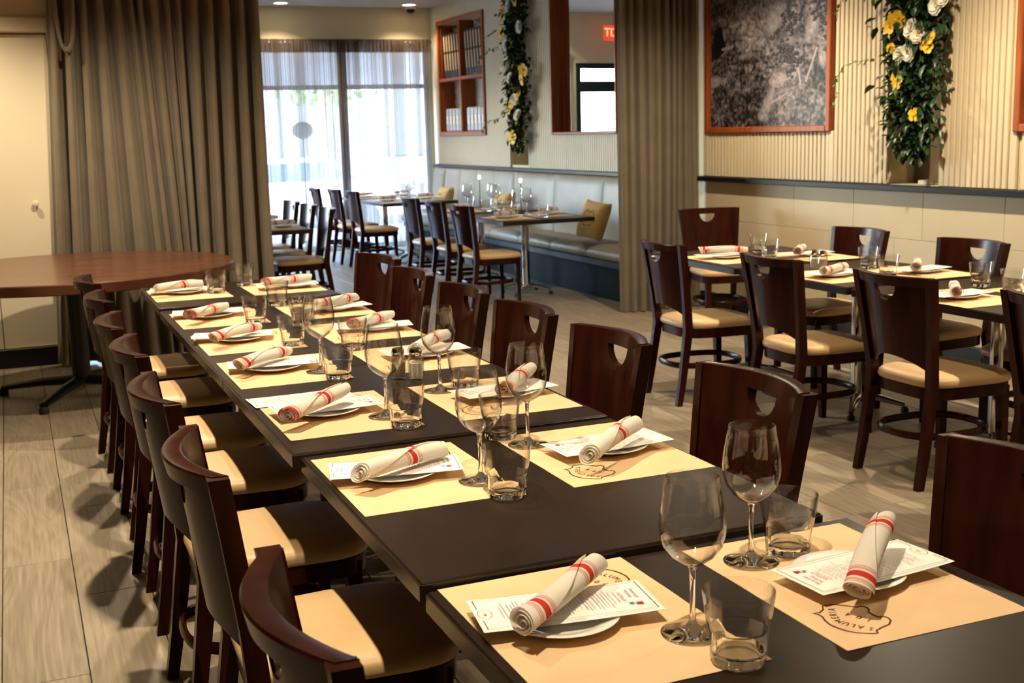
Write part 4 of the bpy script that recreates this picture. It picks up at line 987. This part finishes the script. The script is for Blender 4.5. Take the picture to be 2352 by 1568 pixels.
def garland(yc, z0, z1, nleaf, nfill, flowers, trails, label, seed, wid=.24, light=.04):
    rnd = random.Random(seed); g_ = empty('flower_garland', (XW-.035, yc, z0))
    m = MB(); m.tube([(-.04,.02*math.sin(k), (z1-z0)*k/12) for k in range(13)], .014, 8); m.build('main_stem', STEMM, g_, 50)
    def prof(t): return wid*(.30+.75*min(1, (t+.02)/.35)**.8)
    m = MB(); base = LEAF[1]
    for _ in range(nfill):
        t = rnd.random()**.85; hw_ = prof(t); c = Vector((rnd.uniform(-.12,-.03), max(-.235, min(.235, rnd.gauss(0,.55)*hw_)), (z1-z0)*t))
        T_ = Matrix.Translation(c) @ Vector((rnd.uniform(-1,.2), rnd.uniform(-1,1), rnd.uniform(-1,.4))).normalized().to_track_quat('X','Z').to_matrix().to_4x4()
        m.add([T_ @ v.co for v in base.vertices], [tuple(p.vertices) for p in base.polygons])
    fo = m.build('inner_foliage', LEAFD, g_, 60); fo['kind'] = 'stuff'
    for i in range(nleaf):
        t = rnd.random(); hw_ = prof(t); yy = max(-1.0, min(1.0, rnd.gauss(0,.58)))*hw_; d = -.05-rnd.random()*.12*min(1, t*4+.2)
        if abs(yy) > .24: d = min(d, -.05)
        o = mobj('leaf', LEAF[2] if rnd.random() < light else LEAF[0 if rnd.random() < .55 else 1], g_, (d, yy, (z1-z0)*t)); orient(o, (rnd.uniform(-.7,.1), yy*2+rnd.uniform(-.7,.7), rnd.uniform(-1,.25)), rnd.uniform(-.8,.8))
        s = rnd.uniform(.8,1.25); o.scale = (s,s,s)
    for kind, y, z, s in flowers:
        o = mobj('flower', FLY if kind == 'y' else FLW, g_, (-.15, y*(XW-.185)/XW-yc, 1.55+(z-1.55)*(XW-.185)/XW-z0)); o.rotation_mode = 'QUATERNION'
        o.rotation_quaternion = Vector((-1, rnd.uniform(-.5,.3), rnd.uniform(-.2,.4))).to_track_quat('Z','Y'); o.scale = (s,s,s)
    for pts in trails:
        v = empty('trailing_vine'); v.parent = g_; P_ = [Vector((x, y-yc, z-z0)) for x, y, z in pts]; m = MB(); m.tube(P_, .0022, 5); mo = m.build('vine_stem', STEMM, v, 60)
        for a, b in zip(P_, P_[1:]):
            nl = max(2, int((b-a).length/.032))
            for k in range(nl):
                p = a+(b-a)*(k/nl); o = mobj('leaf', LEAF[2], v, p); orient(o, (rnd.uniform(-.6,.2), rnd.uniform(-1,1), rnd.uniform(-.8,.3)), rnd.uniform(-.8,.8)); s = rnd.uniform(.6,1); o.scale = (s,s,s)
    return tag(g_, label, 'garland', 'flower garlands in the wall niches')
garland(6.25, 1.30, 2.86, 260, 1700, [('y',6.57,2.20,1.2),('y',6.64,2.16,1),('w',6.42,2.13,1.35),('w',6.36,2.08,1.1),('w',6.52,1.97,1.15),('w',6.44,1.98,1.2),('y',6.30,2.03,1.0),('y',6.24,2.06,.9),('y',6.26,2.0,.8),('y',6.42,2.02,1),('y',6.55,1.81,1.2),('w',6.20,2.25,1.2),('w',6.13,2.28,1),('y',6.37,1.58,.9),('y',6.62,2.02,.7),('w',6.40,2.42,1.1),('y',6.50,2.45,1)],
        [[(-.12,6.60,1.95),(-.16,6.72,1.94),(-.18,6.84,1.92),(-.18,6.93,1.80)],[(-.12,6.62,2.34),(-.16,6.78,2.40),(-.18,6.90,2.33),(-.18,6.92,2.22)],[(-.17,6.27,2.0),(-.19,6.28,1.85),(-.2,6.28,1.68)],[(-.18,6.92,1.84),(-.19,6.90,1.72),(-.2,6.93,1.64)],[(-.15,6.25,2.15),(-.18,6.20,2.08),(-.18,6.18,2.0)]], 'garland of dark leaves with white and yellow flowers near the vineyard photograph', 21, .27)
garland(12.76, 1.34, 3.14, 230, 1400, [('y',13.42,2.93,1.5),('y',13.46,2.82,1.2),('y',13.50,2.68,1.3),('w',13.2,2.96,1.6),('w',13.3,2.52,1.6),('w',13.36,2.30,1.7),('y',12.85,2.22,1.5),('y',12.90,2.12,1.4),('y',13.0,1.95,1.4),('y',13.2,1.86,1.4),('y',13.3,1.80,1.3),('w',13.1,1.90,1.4),('w',13.02,1.72,1.4),('y',13.22,1.47,1.7),('w',12.9,2.7,1.5),('y',13.05,3.0,1.3),('w',13.22,2.15,1.4)],
        [[(-.12,13.2,2.5),(-.2,13.5,2.45),(-.2,13.7,2.3),(-.2,13.75,2.1)],[(-.12,13.2,2.7),(-.2,13.45,2.62),(-.2,13.55,2.5)],[(-.12,13.2,1.7),(-.2,13.45,1.65),(-.2,13.6,1.55)]], 'flower garland in the far room niche beside the wall cabinet', 5, .30, .5)

# ================================================================== ceiling fittings and exit sign of the far room
GLOW = mat('downlight_glow', (1,.9,.7), .5, emit=(1,.83,.55), es=14)
for i, (x, y) in enumerate([(3.36,15.55),(5.05,15.55)]):
    r = empty('downlight', (x, y, CEILB)); m = MB(); m.lathe([(.085,-.008),(.11,-.008),(.112,0),(.085,0)], 28, cap=False); m.build('trim_ring', WHITEP, r, 40)
    m = MB(); m.lathe([(.0005,-.004),(.085,-.004),(.085,-.001),(.0005,-.001)], 28); m.build('lens', GLOW, r, 40)
    l = spot(x, y, CEILB-.03, 45, 120, .6); l.parent = r; l.location = (0,0,-.03)
    tag(r, f'recessed ceiling downlight above the {"left" if i == 0 else "right"} end of the sheer curtain', 'light', 'recessed downlights by the window')
r = empty('security_camera', (5.17, 15.86, CEILB)); m = MB(); m.lathe([(.075,-.03),(.075,0)], 24); m.build('housing', WHITEP, r, 30)
m = MB(); m.lathe([(.0005,-.085),(.03,-.08),(.05,-.06),(.055,-.03)], 24); m.build('dome', BLACKG, r, 60); tag(r, 'small black dome camera at the ceiling corner by the window', 'camera')
r = empty('exit_sign', (2.25, 15.7, 2.80)); m = MB(); m.bbox(-.17, .17, -.02, .02, 0, .22, .006); m.build('housing', mat('exit_red', (.5,.04,.02), .4, emit=(1,.10,.03), es=.55), r)
m = MB(); T_ = Matrix.Translation((0, -.0225, .11)) @ Matrix.Rotation(PI/2, 4, 'X'); m.add(*glyphs('EXIT', .17, T_)); m.build('lettering', mat('exit_letters', (.9,.3,.15), .4, emit=(1,.32,.16), es=2.2), r)
m = MB(); m.tube([(0,0,.22),(0,0,CEILB-2.80)], .012, 8); m.build('hanger', GREYF, r); tag(r, 'red exit sign hanging above the glass street door', 'sign')
